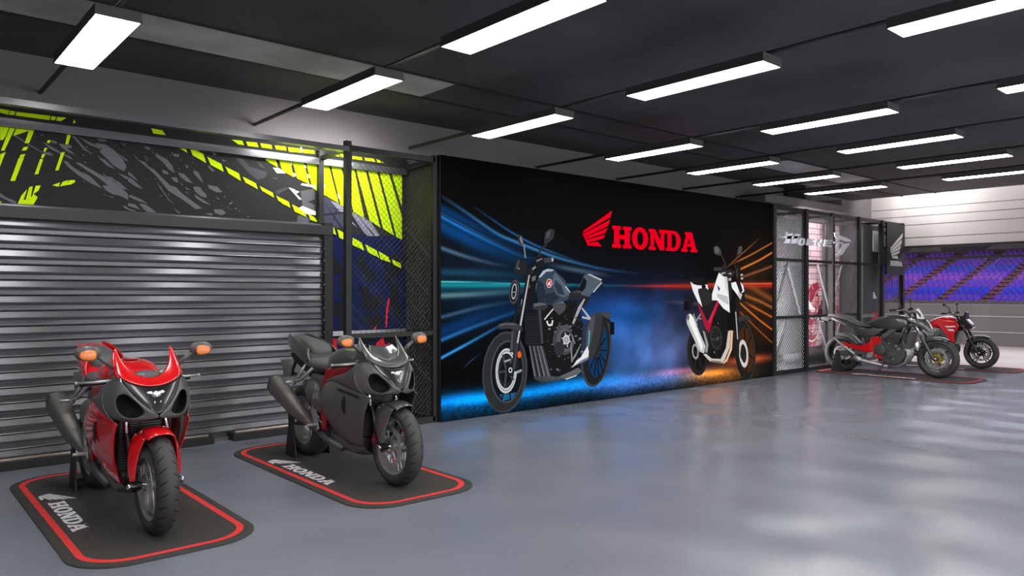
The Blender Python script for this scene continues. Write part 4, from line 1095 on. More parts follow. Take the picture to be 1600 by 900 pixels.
# ---------------------------------------------------------------- left cage and canopy frame
cg = thing('mesh_cage', (3.745, 6.87, 0), 0, 'dark steel cage with chain link panels between the roller shutter and the billboard', 'cage')
X0, X1 = 0.0, 1.075; Yb = .56
def post(x, y, z0=0, z1=2.98, w=.055): MB().box(x-w/2, x+w/2, y-w/2, y+w/2, z0, z1).build('post', M['frame_black'], cg)
post(0, 0, 0, 3.0, .062); post(X1, 0, 0, 2.98, .05); post(-.02, Yb, 2.19, 2.98)
M['beam'] = mat('grey_steel_beam', (92, 92, 95), .32, .5)
def rail(a, b2, w=.05, h=.06, m='frame_black'): MB().beam(a, b2, w, h).build('rail', M[m], cg)
rail((0, 0, 2.93), (X1, 0, 2.93)); rail((0, 0, 1.0), (X1, 0, 1.0), .04, .05); rail((0, 0, .035), (X1, 0, .035), .05, .07)
rail((-7.7, 0, 2.915), (0, 0, 2.915), .08, .05, 'beam'); rail((-7.7, Yb, 2.86), (X1, Yb, 2.86), .05, .07, 'beam')
rail((0, 0, 2.93), (0, Yb, 2.9), .05, .04); rail((X1, 0, 2.93), (X1, Yb, 2.9)); rail((X1, 0, 1.0), (X1, Yb, 1.0), .04, .05); rail((X1, 0, .035), (X1, Yb, .035), .05, .07)
o = MB().beam((.03, Yb, 1.0), (X1, Yb, 1.0), .05, .05).build('back_rail', M['alu'], cg)
for (z0, z1) in ((.07, .975), (1.03, 2.9)):
    chainlink('mesh_panel', (.03, .01, z0), (1, 0, 0), (0, 0, 1), X1-.055, z1-z0, .062, .0022, M['wire'], cg)
    chainlink('side_mesh_panel', (X1-.01, .03, z0), (0, 1, 0), (0, 0, 1), Yb-.03, z1-z0, .062, .0022, M['wire'], cg)
MB().box(X1+.03, X1+.05, -.02, Yb+.06, 0, 2.9).build('side_panel', mat('olive_black_panel', (56, 58, 52), .6), cg)
MB().box(0, X1, -.03, .03, 0, .02).build('sill', M['frame_black'], cg)
# ---------------------------------------------------------------- billboard
bb = thing('billboard', (4.86, 6.79, 0), 0, 'large lit billboard wall with two printed motorcycles, light streaks and red lettering', 'billboard')
BW, BH = 7.02, 2.985
MB().box(-.008, BW, .012, .30, 0, BH).build('cabinet', M['frame_black'], bb)
def artwork():
    nx, nz = 520, 220
    xs = np.linspace(0, BW, nx); zs = np.linspace(0.004, BH, nz); Xg, Zg = np.meshgrid(xs, zs)
    img = np.zeros((nz, nx, 3)); rng = np.random.RandomState(3)
    def noise(sx, sz):
        g = rng.rand(int(nz/sz)+3, int(nx/sx)+3); yi = np.arange(nz)/sz; xi = np.arange(nx)/sx
        y0 = yi.astype(int); x0 = xi.astype(int); fy = (yi-y0)[:, None]; fx = (xi-x0)[None, :]
        fy = fy*fy*(3-2*fy); fx = fx*fx*(3-2*fx)
        a = g[y0][:, x0]; b_ = g[y0][:, x0+1]; c_ = g[y0+1][:, x0]; d_ = g[y0+1][:, x0+1]
        return (a*(1-fx)+b_*fx)*(1-fy)+(c_*(1-fx)+d_*fx)*fy
    cloud = .6*noise(46, 40)+.3*noise(22, 18)+.10*noise(9, 9)
    for c, x, zc, sx, sz in BLOBS:
        wgt = np.exp(-((Xg-x)/sx)**2-((Zg-zc)/sz)**2)
        if sz > .25: wgt = wgt*(.35+.95*cloud)
        img += wgt[..., None]*np.array(c)
    img += np.clip(1-Zg/.5, 0, 1)[..., None]*np.array((0, 16, 26))*(.6+.6*noise(2, 2))[..., None]
    img *= 1-(np.clip(1-Zg/.42, 0, 1)*.45*noise(2.2, 1.6)+.3*np.clip(1-Zg/.2, 0, 1))[..., None]
    for c, w, pl, fade in STREAKS:
        best = np.full(Xg.shape, 9.); T = np.zeros(Xg.shape); pl = np.array(pl)
        # smooth the polyline
        t = np.linspace(0, len(pl)-1, 14*(len(pl)-1)+1)
        px = np.interp(t, np.arange(len(pl)), pl[:, 0]); pz = np.interp(t, np.arange(len(pl)), pl[:, 1])
        k = np.ones(9)/9; e = 4
        px = np.convolve(np.pad(px, e, mode='reflect', reflect_type='odd'), k, 'valid'); pz = np.convolve(np.pad(pz, e, mode='reflect', reflect_type='odd'), k, 'valid')
        n = len(px)
        for i in range(n-1):
            dx, dz = px[i+1]-px[i], pz[i+1]-pz[i]; L2 = dx*dx+dz*dz+1e-9
            s = np.clip(((Xg-px[i])*dx+(Zg-pz[i])*dz)/L2, 0, 1)
            d = np.hypot(Xg-px[i]-s*dx, Zg-pz[i]-s*dz)
            m_ = d < best; best = np.where(m_, d, best); T = np.where(m_, (i+s)/(n-1), T)
        ww = w*.8
        f = {0: np.sin(np.pi*np.clip(T*.9+.08, 0, 1)), 1: np.clip(T*3, 0, 1), 2: np.clip((1-T)*1.3, 0, 1), 3: np.sin(np.pi*T)}[fade]
        a_ = np.clip(np.exp(-(best/ww)**2)*f*(1 if w < .12 else .75), 0, 1)[..., None]
        img = np.maximum(img, 0)*(1-a_*.75)+np.array(c)*a_
    img = np.clip(img, 0, 255)/255.
    li = np.where(img <= .04045, img/12.92, ((img+.055)/1.055)**2.4)
    vs = np.stack([Xg, np.full(Xg.shape, -.001), Zg], -1).reshape(-1, 3)
    idx = np.arange(nx*nz).reshape(nz, nx)
    fs = np.stack([idx[:-1, :-1], idx[:-1, 1:], idx[1:, 1:], idx[1:, :-1]], -1).reshape(-1, 4)
    me = bpy.data.meshes.new('backdrop_print'); me.from_pydata(vs.tolist(), [], fs.tolist())
    a = me.color_attributes.new('print', 'FLOAT_COLOR', 'POINT')
    a.data.foreach_set('color', np.concatenate([li.reshape(-1, 3), np.ones((nx*nz, 1))], 1).astype(np.float32).ravel())
    return me
M['lit_print'] = vcol_mat('backlit_print', .6, 1.0, 0.02)
me = artwork(); me.materials.append(M['lit_print'])
o = bpy.data.objects.new('backdrop_print', me); C.objects.link(o); o.parent = bb
for side in (True, False):
    its = [a_ for a_ in ART if (a_[1][0] < 3500) == side]
    o = printed('printed_motorcycle', its, M['lit_print'], bb, origin=(0, -.002, 0), step=.00003)
    o['label'] = 'printed dark blue grey motorcycle' if side else 'printed white and black motorcycle with red frame'
lt, LW = word('HONDA', .03)
bx, bz, bh, bw = 7.70-4.86, 2.062, .30, 1.955
sign_mesh('red_lettering', lt, lambda u, v, dd: (bx+u*bw/LW, -.018-dd, bz+v*bh), .006, M['red_sign'], bb)
sign_mesh('red_wing_emblem', WING, lambda u, v, dd: (7.116-4.86+u*.496, -.018-dd, 2.067+v*.496), .006, M['red_sign'], bb)
# ---------------------------------------------------------------- motorcycle parts shared by all four bikes (front of a bike = -y)
def tyre_profile(R, r, w):
    """half-round tyre section from bead to bead"""
    p = [(-w*.34, r)]
    for k in range(13):
        a = math.pi*(k/12.)
        p.append((-w/2*math.cos(a), r+(R-r)*(.18+.82*math.sin(a)**.75)))
    return p+[(w*.34, r)]
def wheel(parent, name, yc, R, w, rimR, m_rim, n_spokes=6, discs=(-1, 1), discR=.155, m_carrier=None, twin=True, grooves=True):
    zc = R
    root = MB()
    # rim (the wheel's own mesh): barrel, lips, hub and spokes
    root.lathe([(-w*.36, rimR+.004), (-w*.40, rimR-.004), (-w*.37, rimR-.014), (-w*.2, rimR-.02), (0, rimR-.028), (w*.2, rimR-.02), (w*.37, rimR-.014), (w*.40, rimR-.004), (w*.36, rimR+.004)], 0, yc, zc, 56)
    root.lathe([(-.05, 0), (-.05, .03), (-.03, .042), (.03, .042), (.05, .03), (.05, 0)], 0, yc, zc, 28)
    for k in range(n_spokes):
        t0 = 2*math.pi*k/n_spokes+.3
        for da in ((-.13, .13) if twin else (0,)):
            a = (0, yc+.035*math.cos(t0+da*2.5), zc+.035*math.sin(t0+da*2.5))
            b = (0, yc+(rimR-.02)*math.cos(t0+da), zc+(rimR-.02)*math.sin(t0+da))
            d = Vector(b)-Vector(a)
            root.beam(a, b, .022 if twin else .03, .014 if twin else .024, up=(1, 0, 0)) if False else root.tube([a, tuple((Vector(a)+Vector(b))/2), b], [.013, .009, .012] if twin else [.018, .013, .018], 8)
    ro = root.build(name, m_rim, parent, smooth=True)
    ro.data.set_sharp_from_angle(angle=math.radians(45))
    ty = MB().lathe(tyre_profile(R, rimR, w), 0, yc, zc, 72).build('tyre', M['rubber'], ro, smooth=True)
    if grooves:
        g = MB(); nG = 26
        for k in range(nG):
            for sx in (-1, 1):
                t0 = 2*math.pi*(k+.5*(sx > 0))/nG; pts = []
                for q in range(5):
                    f = .16+.17*q   # from near the crown to the shoulder
                    aa = math.pi*(.5-.5*f*.86)
                    px = sx*(w/2)*math.cos(aa); rr = rimR+(R-rimR)*(.18+.82*math.sin(aa)**.75)+.0006
                    tt = t0+.11*q/4.
                    pts.append((px, rr, tt, .0045 if q not in (0, 4) else .001))
                vs = []
                for px, rr, tt, hw in pts:
                    for s_ in (-1, 1):
                        t2 = tt+s_*hw/R; vs.append((px, yc+rr*math.cos(t2), zc+rr*math.sin(t2)))
                g.add(vs, [(2*i, 2*i+1, 2*i+3, 2*i+2) for i in range(4)])
        g.build('tread_groove', M['groove'], ro)
    for s in discs:
        x = s*(w*.40+.012) if len(discs) > 1 or True else 0
        d = MB(); N = 48
        for (r0, r1) in ((discR-.035, discR),):
            d.lathe([(-.0025, r0), (-.0025, r1), (.0025, r1), (.0025, r0), (-.0025, r0)], x, yc, zc, N)
        d.build('brake_disc', M['disc'], ro)
        h = MB()
        for k in range(30):
            t = 2*math.pi*k/30
            for rr_ in (discR-.026, discR-.016, discR-.008):
                t2 = t+(rr_-discR)*4
                h.add([(x+s*.0031, yc+rr_*math.cos(t2)+.0026*math.cos(a), zc+rr_*math.sin(t2)+.0026*math.sin(a)) for a in (0, 1.05, 2.09, 3.14, 4.19, 5.24)], [(0, 1, 2, 3, 4, 5)])
        h.build('disc_hole', M['dark'], ro)
        c = MB()
        c.lathe([(-.003, .040), (-.003, .062), (.003, .062), (.003, .040), (-.003, .04)], x, yc, zc, 32)
        for k in range(10):
            t = 2*math.pi*k/10
            c.beam((x, yc+.058*math.cos(t), zc+.058*math.sin(t)), (x, yc+(discR-.030)*math.cos(t+.22), zc+(discR-.030)*math.sin(t+.22)), .005, .012, up=(1, 0, 0))
        c.build('disc_carrier', m_carrier or M['alu'], ro)
    return ro
def fork(parent, yc, zc, top, x=.105, r=.027, m_low=None, m_up=None, axle=.14, clamps=(.80, .99)):
    for s in (-1, 1):
        d = Vector((0, top[0]-yc, top[1]-zc)); a = Vector((s*x, yc+.0, zc)); n = d.normalized(); off = Vector((0, .035, 0))
        o = MB().tube([a+off*.3-n*.03, a+off+n*.06, a+off+n*d.length*.46], [r*.8, r, r*.95], 14).tube([(s*(x-.03), yc, zc), (s*(x+.025), yc, zc)], .024, 14).build('fork_leg', m_low or M['alu_dark'], parent, smooth=True)
        o.data.set_sharp_from_angle(angle=math.radians(40))
        MB().tube([a+off+n*d.length*.44, a+off+n*d.length], r*.78, 14).build('fork_tube', m_up or M['chrome'], o, smooth=True)
    o = MB().tube([(-axle, yc, zc), (axle, yc, zc)], .011, 12)
    for s in (-1, 1): o.tube([(s*axle, yc, zc), (s*(axle+.014), yc, zc), (s*(axle+.02), yc, zc)], [.019, .019, .008], 12)
    o.build('front_axle', M['chrome'], parent, smooth=True)
    for z, w, m in ((clamps[0], .05, 'alu_dark'), (clamps[1], .035, 'alu_dark')):
        t = (z-zc)/(top[1]-zc); y = yc+(top[0]-yc)*t+.035
        MB().box(-x-.035, x+.035, y-w, y+w*.8, zc+(top[1]-zc)*t-.015, zc+(top[1]-zc)*t+.012).build('triple_clamp', M[m], parent, bevel=.008)
def caliper(parent, yc, zc, x, R, col='alu_dark', y_off=.13, ang=25):
    for s in (-1, 1):
        a = math.radians(ang); cy = yc+R*math.cos(a); cz = zc+R*math.sin(a)
        b = MB(); M_ = Matrix.Rotation(a, 3, 'X')
        vs = []
        for dx in (-.026, .026):
            for dy, dz in ((-.026, -.06), (.026, -.05), (.034, 0), (.026, .05), (-.026, .06)):
                v = M_ @ Vector((0, dy, dz)); vs.append((s*x+dx, cy+v.y, cz+v.z))
        b.add(vs, [(0, 1, 2, 3, 4), (9, 8, 7, 6, 5)]+[(i, (i+1) % 5, 5+(i+1) % 5, 5+i) for i in range(5)])
        for q in (-1, 1):
            v = M_ @ Vector((0, .0, q*.026)); b.tube([(s*(x+.024*0)+s*.026, cy+v.y, cz+v.z), (s*x+s*.036, cy+v.y, cz+v.z)], .016, 12)
        b.build('brake_caliper', M[col], parent, bevel=.004)
def fender(parent, name, yc, zc, R, w, a0, a1, m, skirt=.05, power=1.0, tipw=.5):
    rows = []; n = 13
    for k in range(n):
        t = k/(n-1); a = math.radians(a0+(a1-a0)*t)
        ww = w*(tipw+(1-tipw)*math.sin(math.pi*min(1, .12+t*.95))**.5)
        row = []
        for q, (fx, dr) in enumerate(((0, .012), (.45, .010), (.8, .0), (1.0, -.018), (1.03, -.018-skirt*math.sin(math.pi*t)**.8))):
            r = R+dr
            row.append((fx*ww, yc-r*math.cos(a), zc+r*math.sin(a)))
        rows.append(row)
    return skin(name, rows, m, parent, mirror=True, thick=.004, sub=1)
def mirror_pair(parent, base, tip, head, size, m, amber=None, lens_side=-1, path=None):
    for s in (-1, 1):
        B = (s*base[0], base[1], base[2]); T = (s*tip[0], tip[1], tip[2])
        pts = [B]+[(s*p[0], p[1], p[2]) for p in (path or [])]+[T]
        b = MB().tube(pts, [.015]+[.009]*(len(pts)-2)+[.013] if not path else [.008]*len(pts), 10)
        b.ellipsoid((s*head[0], head[1], head[2]), size, 22, 12)
        o = b.build('mirror', m, parent, smooth=True)
        g = MB().ellipsoid((s*head[0], head[1]-lens_side*size[1]*.72, head[2]-.002), (size[0]*.86, size[1]*.42, size[2]*.80), 20, 8)
        g.build('mirror_glass', M['lens'], o, smooth=True)
        if amber:
            a = MB(); rings = []
            for q, (fr, fy) in enumerate(((1.0, 0), (.97, .5), (.8, .85), (.45, 1.0), (.02, 1.05))):
                ring = []
                for j in range(24):
                    t = 2*math.pi*j/24; cx = math.cos(t); sz = math.sin(t)
                    u = math.copysign(abs(cx)**.8, cx)*.046*fr; v = math.copysign(abs(sz)**.8, sz)*.030*fr*(1.0-.18*cx)
                    ring.append((s*(head[0]+.006+u), head[1]-size[1]*.72-.012*fy-.004, head[2]-.010+v))
                rings.append(ring)
            a.rings(rings).build('turn_signal', M['amber'], o, smooth=True)
def sport_bike(loc, label, body, surround, fairing, tail, frame_m, fend, tank_m, calc):
    T = thing('sport_motorcycle', loc, 0, label, 'motorcycle')
    ML = M
    # ---- front end
    fw = wheel(T, 'front_wheel', -.70, .302, .125, .215, M['rim'], 3, (-1, 1), .155)
    fork(T, -.70, .302, (-.40, .90), .112, .026, M['gloss'], M['chrome'], clamps=(.74, .87))
    caliper(T, -.70, .302, .088, .135, calc)
    fender(T, 'front_fender', -.70, .302, .325, .080, 66, 140, fend, .03, tipw=.75)
    for s in (-1, 1):   # painted covers down both fork legs
        rows = [[(s*.080, -.78, .585), (s*.092, -.70, .600), (s*.09, -.60, .605), (s*.078, -.54, .570)],
                [(s*.100, -.76, .53), (s*.130, -.69, .54), (s*.132, -.62, .54), (s*.112, -.56, .53)],
                [(s*.112, -.735, .45), (s*.146, -.70, .45), (s*.146, -.64, .45), (s*.118, -.60, .46)],
                [(s*.118, -.725, .38), (s*.146, -.71, .38), (s*.146, -.665, .38), (s*.122, -.635, .39)],
                [(s*.120, -.715, .335), (s*.140, -.705, .33), (s*.140, -.680, .335), (s*.124, -.66, .345)]]
        skin('fork_cover', rows, fend, T, thick=.005)
    # ---- nose: lamp, matte cowl with air intakes, painted screen surround
    top = [(0, -.665, .872), (.055, -.660, .876), (.11, -.646, .892), (.168, -.604, .928)]
    m1 = [(0, -.708, .822), (.045, -.706, .824), (.095, -.690, .836), (.138, -.662, .856)]
    m2 = [(0, -.742, .770), (.030, -.740, .772), (.060, -.732, .780), (.086, -.716, .792)]
    bt = [(0, -.764, .722), (.010, -.763, .723), (.020, -.761, .727), (.030, -.757, .733)]
    skin('headlamp', [top, m1, m2, bt], M['gloss'], T, mirror=True, thick=.006)
    lens = MB()
    lens.ellipsoid((0, -.712, .832), (.030, .012, .020), 20, 10)
    for s in (-1, 1):
        lens.ellipsoid((s*.034, -.700, .842), (.018, .010, .010), 16, 8)
        lens.ellipsoid((s*.016, -.738, .788), (.006, .004, .007), 12, 6)
    lens.build('lamp_reflector', M['glass'], T, smooth=True)
    outer = [(.168,-.604,.928),(.215,-.535,.905),(.245,-.505,.845),(.252,-.53,.775),(.232,-.575,.705),(.162,-.645,.668),(.085,-.715,.680),(.0,-.772,.698),(.0,-.775,.716),(.032,-.762,.733),(.088,-.722,.790),(.140,-.668,.854)]
    inner = [(.150,-.668,.838),(.178,-.648,.842),(.200,-.628,.818),(.202,-.630,.772),(.188,-.652,.728),(.158,-.686,.702),(.120,-.715,.700),(.086,-.736,.712),(.074,-.744,.730),(.080,-.738,.752),(.102,-.716,.784),(.128,-.690,.812)]
    for s in (1, -1):
        rings = []
        for f, push in ((0, 0), (.45, -.012), (.85, -.014), (1, -.004)):
            rings.append([(s*(o[0]*(1-f)+i[0]*f), o[1]*(1-f)+i[1]*f+(push if o[0] > .01 else push*.3), o[2]*(1-f)+i[2]*f) for o, i in zip(outer, inner)])
        rings.append([(s*(p[0]*.995), p[1]+.012, p[2]) for p in inner])
        b = MB(); b.rings(rings, caps=False)
        o = b.build('cowl', fairing if body is M['red'] else M['matte'], T, smooth=True)
        md = o.modifiers.new('sub', 'SUBSURF'); md.levels = md.render_levels = 2
        vo = MB().rings([[(s*p[0]*.995, p[1]+.011, p[2]) for p in inner], [(s*(p[0]*.93), p[1]+.09, p[2]) for p in inner], [(s*.12, -.58, .77+.002*math.cos(k)) for k, p in enumerate(inner)]], caps=False).build('air_intake', M['dark'], T)
        # side of the cowl running back beside the tank
        rows = [[(s*x, y, z) for x, y, z in r] for r in [
            [(.168,-.604,.928),(.215,-.535,.905),(.245,-.505,.845),(.252,-.53,.775),(.232,-.575,.705),(.200,-.640,.668)],
            [(.178,-.50,.930),(.218,-.46,.902),(.244,-.44,.845),(.250,-.43,.780),(.240,-.46,.718),(.222,-.50,.695)],
            [(.178,-.32,.822),(.200,-.31,.818),(.226,-.30,.800),(.236,-.30,.775),(.234,-.30,.745),(.226,-.30,.724)],
            [(.176,-.12,.785),(.188,-.12,.783),(.204,-.11,.778),(.212,-.11,.768),(.210,-.10,.758),(.202,-.09,.748)],
            [(.170,.02,.745),(.176,.02,.742),(.186,.03,.738),(.190,.04,.740),(.188,.05,.725),(.182,.06,.705)]]]
        skin('side_cowl', rows, fairing if body is M['red'] else M['matte'], T, thick=.005)
        rows = [[(s*x, y, z) for x, y, z in r] for r in [
            [(.200,-.665,.668),(.226,-.49,.698),(.230,-.29,.728),(.208,-.08,.750),(.184,.06,.705)],
            [(.203,-.655,.655),(.232,-.49,.684),(.238,-.28,.712),(.216,-.07,.734),(.192,.07,.690)],
            [(.208,-.60,.58),(.246,-.45,.60),(.262,-.25,.62),(.256,-.05,.62),(.232,.09,.60)],
            [(.192,-.54,.46),(.226,-.42,.47),(.246,-.25,.48),(.238,-.08,.48),(.212,.05,.47)],
            [(.150,-.46,.33),(.172,-.39,.33),(.188,-.27,.34),(.178,-.12,.35),(.160,.00,.36)],
            [(.118,-.425,.26),(.130,-.37,.255),(.140,-.27,.26),(.134,-.14,.27),(.125,-.04,.285)]]]
        sp = skin('side_fairing', rows, body if body is M['red'] else fairing, T, thick=.006)
        MB().prism([(-.37,.655),(-.335,.62),(-.325,.58),(-.345,.54),(-.37,.52)], s*.249, s*.2575).build('air_vent', M['dark'], sp)
        MB().beam((s*.243, -.56, .668), (s*.257, -.26, .700), .006, .010).build('fairing_crease', M['dark'] if body is not M['red'] else M['redmetal'], sp)
    belly = [[(0,-.42,.200),(.06,-.42,.205),(.108,-.43,.235),(.120,-.425,.265)],
             [(0,-.33,.165),(.07,-.33,.170),(.122,-.34,.205),(.140,-.33,.262)],
             [(0,-.15,.160),(.07,-.15,.165),(.118,-.15,.205),(.136,-.15,.272)],
             [(0,.05,.170),(.07,.05,.175),(.112,.05,.21),(.128,.04,.30)],
             [(0,.18,.200),(.06,.18,.205),(.096,.18,.23),(.110,.16,.32)]]
    skin('belly_pan', belly, M['matte'], T, mirror=True, thick=.006)
    inn = [(0,-.600,.918),(.05,-.590,.926),(.094,-.555,.952),(.126,-.508,1.0),(.146,-.462,1.05),(.157,-.425,1.097)]
    mid = [(0,-.640,.902),(.058,-.634,.908),(.114,-.606,.928),(.156,-.562,.968),(.167,-.500,1.02),(.164,-.432,1.092)]
    out = [(0,-.668,.876),(.06,-.662,.880),(.122,-.642,.898),(.178,-.604,.934),(.190,-.520,.985),(.172,-.430,1.075)]
    skin('screen_surround', [inn, mid, out], surround, T, mirror=True, thick=.007)
    for s in (1, -1):
        skin('upper_cowl', [[(s*x, y, z) for x, y, z in r] for r in [[(.178,-.604,.932),(.190,-.525,.985),(.174,-.440,1.06)],[(.184,-.56,.93),(.194,-.49,.955),(.182,-.42,.985)],[(.184,-.50,.928),(.192,-.44,.93),(.184,-.38,.925)]]], surround, T, thick=.005)
    if body is not M['red']:
        skin('windscreen', [[(0,-.605,.922),(.05,-.595,.930),(.092,-.560,.955),(.124,-.512,1.0)],[(0,-.55,.99),(.05,-.542,.99),(.088,-.52,1.0),(.112,-.492,1.02)],[(0,-.50,1.03),(.04,-.49,1.03),(.075,-.478,1.035),(.10,-.465,1.04)]], M['graphite'], T, mirror=True, thick=.003)
    dash = MB().ellipsoid((0, -.50, .915), (.095, .075, .045), 24, 12).box(-.10, .10, -.52, -.36, .80, .90)
    dash.build('instrument_cluster', M['matte'], T, smooth=False, bevel=.01)
    # ---- controls
    for s in (-1, 1):
        MB().tube([(s*.13, -.40, .900), (s*.19, -.365, .893), (s*.30, -.295, .880)], [.012, .012, .012], 12).tube([(s*.18, -.372, .894), (s*.305, -.292, .879)], .018, 14).tube([(s*.305, -.292, .879), (s*.318, -.284, .877)], .02, 12).build('handlebar', M['plastic'], T, smooth=True)
        lv = MB().tube([(s*.165, -.415, .905), (s*.20, -.435, .900), (s*.27, -.415, .896), (s*.352, -.372, .894)], [.012, .009, .008, .007], 10).ellipsoid((s*.356, -.370, .894), (.011, .011, .011), 12, 8)
        lv.ellipsoid((s*.155, -.42, .915), (.03, .022, .018), 14, 8).ellipsoid((s*.11, -.44, .93), (.022, .022, .02), 14, 8)
        lv.build('brake_lever' if s < 0 else 'clutch_lever', M['alu'], T, smooth=True)
    mirror_pair(T, (.182, -.50, .985), (.275, -.515, 1.062), (.322, -.515, 1.080), (.072, .036, .046), M['matte'], amber=True)
    # ---- tank, seat, tail
    tk = loft('fuel_tank', [(-.40,.085,.84,.915),(-.33,.135,.80,.965),(-.20,.172,.77,1.005),(-.06,.180,.76,1.012),(.06,.165,.76,.985),(.15,.130,.77,.925),(.21,.100,.78,.86)], tank_m, T, 20, 1, 2.6)
    cap = MB().lathe([(0, 0), (0, .045), (.012, .05), (.016, .042), (.016, 0)], 0, 0, 0, 28)
    co = cap.build('fuel_cap', M['alu'], tk, smooth=False); co.rotation_euler = (0, -math.pi/2+.12, 0); co.rotation_euler = (.0, -math.pi/2, 0); co.location = (0, -.15, 1.005)
    loft('rider_seat', [(.13,.085,.80,.865),(.20,.125,.77,.855),(.34,.150,.78,.865),(.46,.150,.79,.885),(.52,.13,.80,.93)], M['seat'], T, 18, 1, 3)
    loft('pillion_seat', [(.46,.09,.86,.955),(.52,.105,.88,1.0),(.66,.098,.90,1.03),(.78,.08,.93,1.045),(.85,.055,.95,1.045)], M['seat'], T, 18, 1, 3)
    tl = loft('tail_unit', [(.30,.120,.74,.80),(.42,.143,.76,.88),(.56,.155,.80,.965),(.72,.148,.85,1.01),(.86,.125,.90,1.055),(.97,.085,.94,1.06),(1.03,.045,.97,1.04)], tail, T, 18, 1, 2.6)
    for s in (-1, 1):
        skin('tail_fin', [[(s*.118, .50, .955), (s*.128, .66, .995), (s*.112, .82, 1.04), (s*.075, .96, 1.065)], [(s*.145, .46, .90), (s*.152, .64, .945), (s*.132, .84, .995), (s*.085, .99, 1.03)], [(s*.135, .42, .83), (s*.145, .62, .87), (s*.125, .84, .93), (s*.075, 1.01, .985)]], tail, tl, thick=.012)
    MB().ellipsoid((0, 1.045, .995), (.045, .014, .022), 16, 8).build('tail_lamp', M['redmetal'], tl, smooth=True)
    un = MB().prism([(.30,.78),(.62,.83),(.92,.90),(.99,.89),(.90,.82),(.62,.72),(.40,.62),(.28,.62)], -.075, .075).build('under_tail', M['plastic'], T, bevel=.015)
    ph = MB().tube([(0,.93,.88),(0,1.02,.80),(0,1.08,.72)], [.022,.016,.012], 8)
    for s in (-1, 1): ph.tube([(s*.03,.90,.87),(s*.05,.96,.76),(s*.03,1.03,.68),(0,1.06,.70)], .010, 8)
    ph.build('plate_bracket', M['plastic'], T, smooth=True)
    pl = MB().rings([[(-.095,1.06,.68),(.095,1.06,.68),(.095,1.065,.683),(-.095,1.065,.683)],[(-.095,1.12,.82),(.095,1.12,.82),(.095,1.125,.823),(-.095,1.125,.823)]])
    pl.build('number_plate', M['alu_dark'], T)
    # ---- frame and engine
    for s in (-1, 1):
        MB().prism([(-.47,.88),(-.42,.895),(-.10,.85),(.08,.825),(.15,.72),(.18,.50),(.17,.33),(.11,.31),(.08,.42),(.06,.60),(.0,.70),(-.15,.765),(-.48,.80)], s*.15, s*.178).build('frame_spar', frame_m, T, bevel=.012)
        MB().prism([(.20,.62),(.30,.60),(.34,.45),(.28,.34),(.24,.30),(.20,.32),(.25,.44),(.22,.52)], s*.172, s*.182).tube([(s*.178,.24,.35),(s*.262,.24,.35)], .012, 12).tube([(s*.178,.27,.44),(s*.20,.16,.42)], .007, 8).tube([(s*.178,.22,.40),(s*.20,.10,.385)], .006, 8).build('footpeg_bracket', M['alu'], T, bevel=.003)
        MB().tube([(s*.13,.40,.80),(s*.17,.56,.69),(s*.19,.66,.665)], [.014,.014,.011], 10).tube([(s*.13,.54,.82),(s*.17,.60,.72),(s*.19,.66,.665)], [.012,.012,.011], 10).tube([(s*.17,.66,.665),(s*.265,.66,.665)], .011, 10).ellipsoid((s*.185,.66,.66),(.02,.025,.025),12,8).build('pillion_peg_bracket', M['alu'], T, smooth=True)
        # silencer
        def sec(c, w, h, tilt, n=18):
            M_ = Matrix.Rotation(tilt, 3, 'X'); r = []
            for k in range(n):
                t = 2*math.pi*k/n; a, b_ = math.cos(t), math.sin(t)
                v = M_ @ Vector((w*math.copysign(abs(a)**.6, a), 0, h*math.copysign(abs(b_)**.6, b_))); r.append((s*c[0]+v.x, c[1]+v.y, c[2]+v.z))
            return r
        tilt = math.radians(32)
        secs = [sec((.150,.36,.315),.030,.030,tilt), sec((.160,.44,.355),.034,.040,tilt), sec((.185,.56,.420),.052,.066,tilt), sec((.190,.57,.427),.050,.064,tilt), sec((.192,.575,.430),.053,.068,tilt), sec((.215,.72,.520),.060,.080,tilt), sec((.235,.86,.605),.066,.090,tilt), sec((.238,.885,.620),.064,.088,tilt)]
        mo = MB().rings(secs).build('silencer', M['muffler'], T, smooth=True)
        mo.data.set_sharp_from_angle(angle=math.radians(35))
        MB().rings([sec((.2385,.888,.622),.066,.090,tilt), sec((.245,.925,.645),.060,.080,tilt), sec((.246,.93,.648),.052,.070,tilt)]).build('end_cap', M['alu_dark'], mo, smooth=True)
        MB().rings([sec((.2462,.932,.649),.040,.054,tilt), sec((.247,.936,.651),.036,.05,tilt)]).build('outlet', M['dark'], mo)
    MB().prism([(-.40,.30),(-.34,.72),(-.05,.76),(.10,.68),(.16,.50),(.14,.30),(.05,.20),(-.32,.18)], -.125, .125).build('engine_block', M['alu_dark'], T, bevel=.03)
    for s in (-1, 1):
        MB().lathe([(-.01,0),(-.01,.085),(.012,.08),(.02,.06),(.022,0)], s*.135, .03, .40, 32).build('engine_cover', M['alu_dark'], T, smooth=True)
    rd = MB().rings([[(-.15,-.43,.34),(.15,-.43,.34),(.15,-.40,.33),(-.15,-.40,.33)],[(-.15,-.50,.66),(.15,-.50,.66),(.15,-.465,.67),(-.15,-.465,.67)]]).build('radiator', M['plastic'], T)
    fin = MB()
    for k in range(20):
        f = k/20.; fin.box(-.14, .14, -.434-.07*f, -.428-.07*f, .352+.30*f, .356+.30*f)
    fin.build('radiator_fin', M['alu_dark'], rd)
    MB().box(-.06, .06, -.62, -.40, .70, .76).ellipsoid((0,-.56,.69),(.07,.07,.035),16,8).tube([(-.07,-.60,.66),(-.02,-.62,.70),(.03,-.60,.68),(.07,-.58,.66)], .012, 8).build('steering_head', M['plastic'], T, bevel=.01)
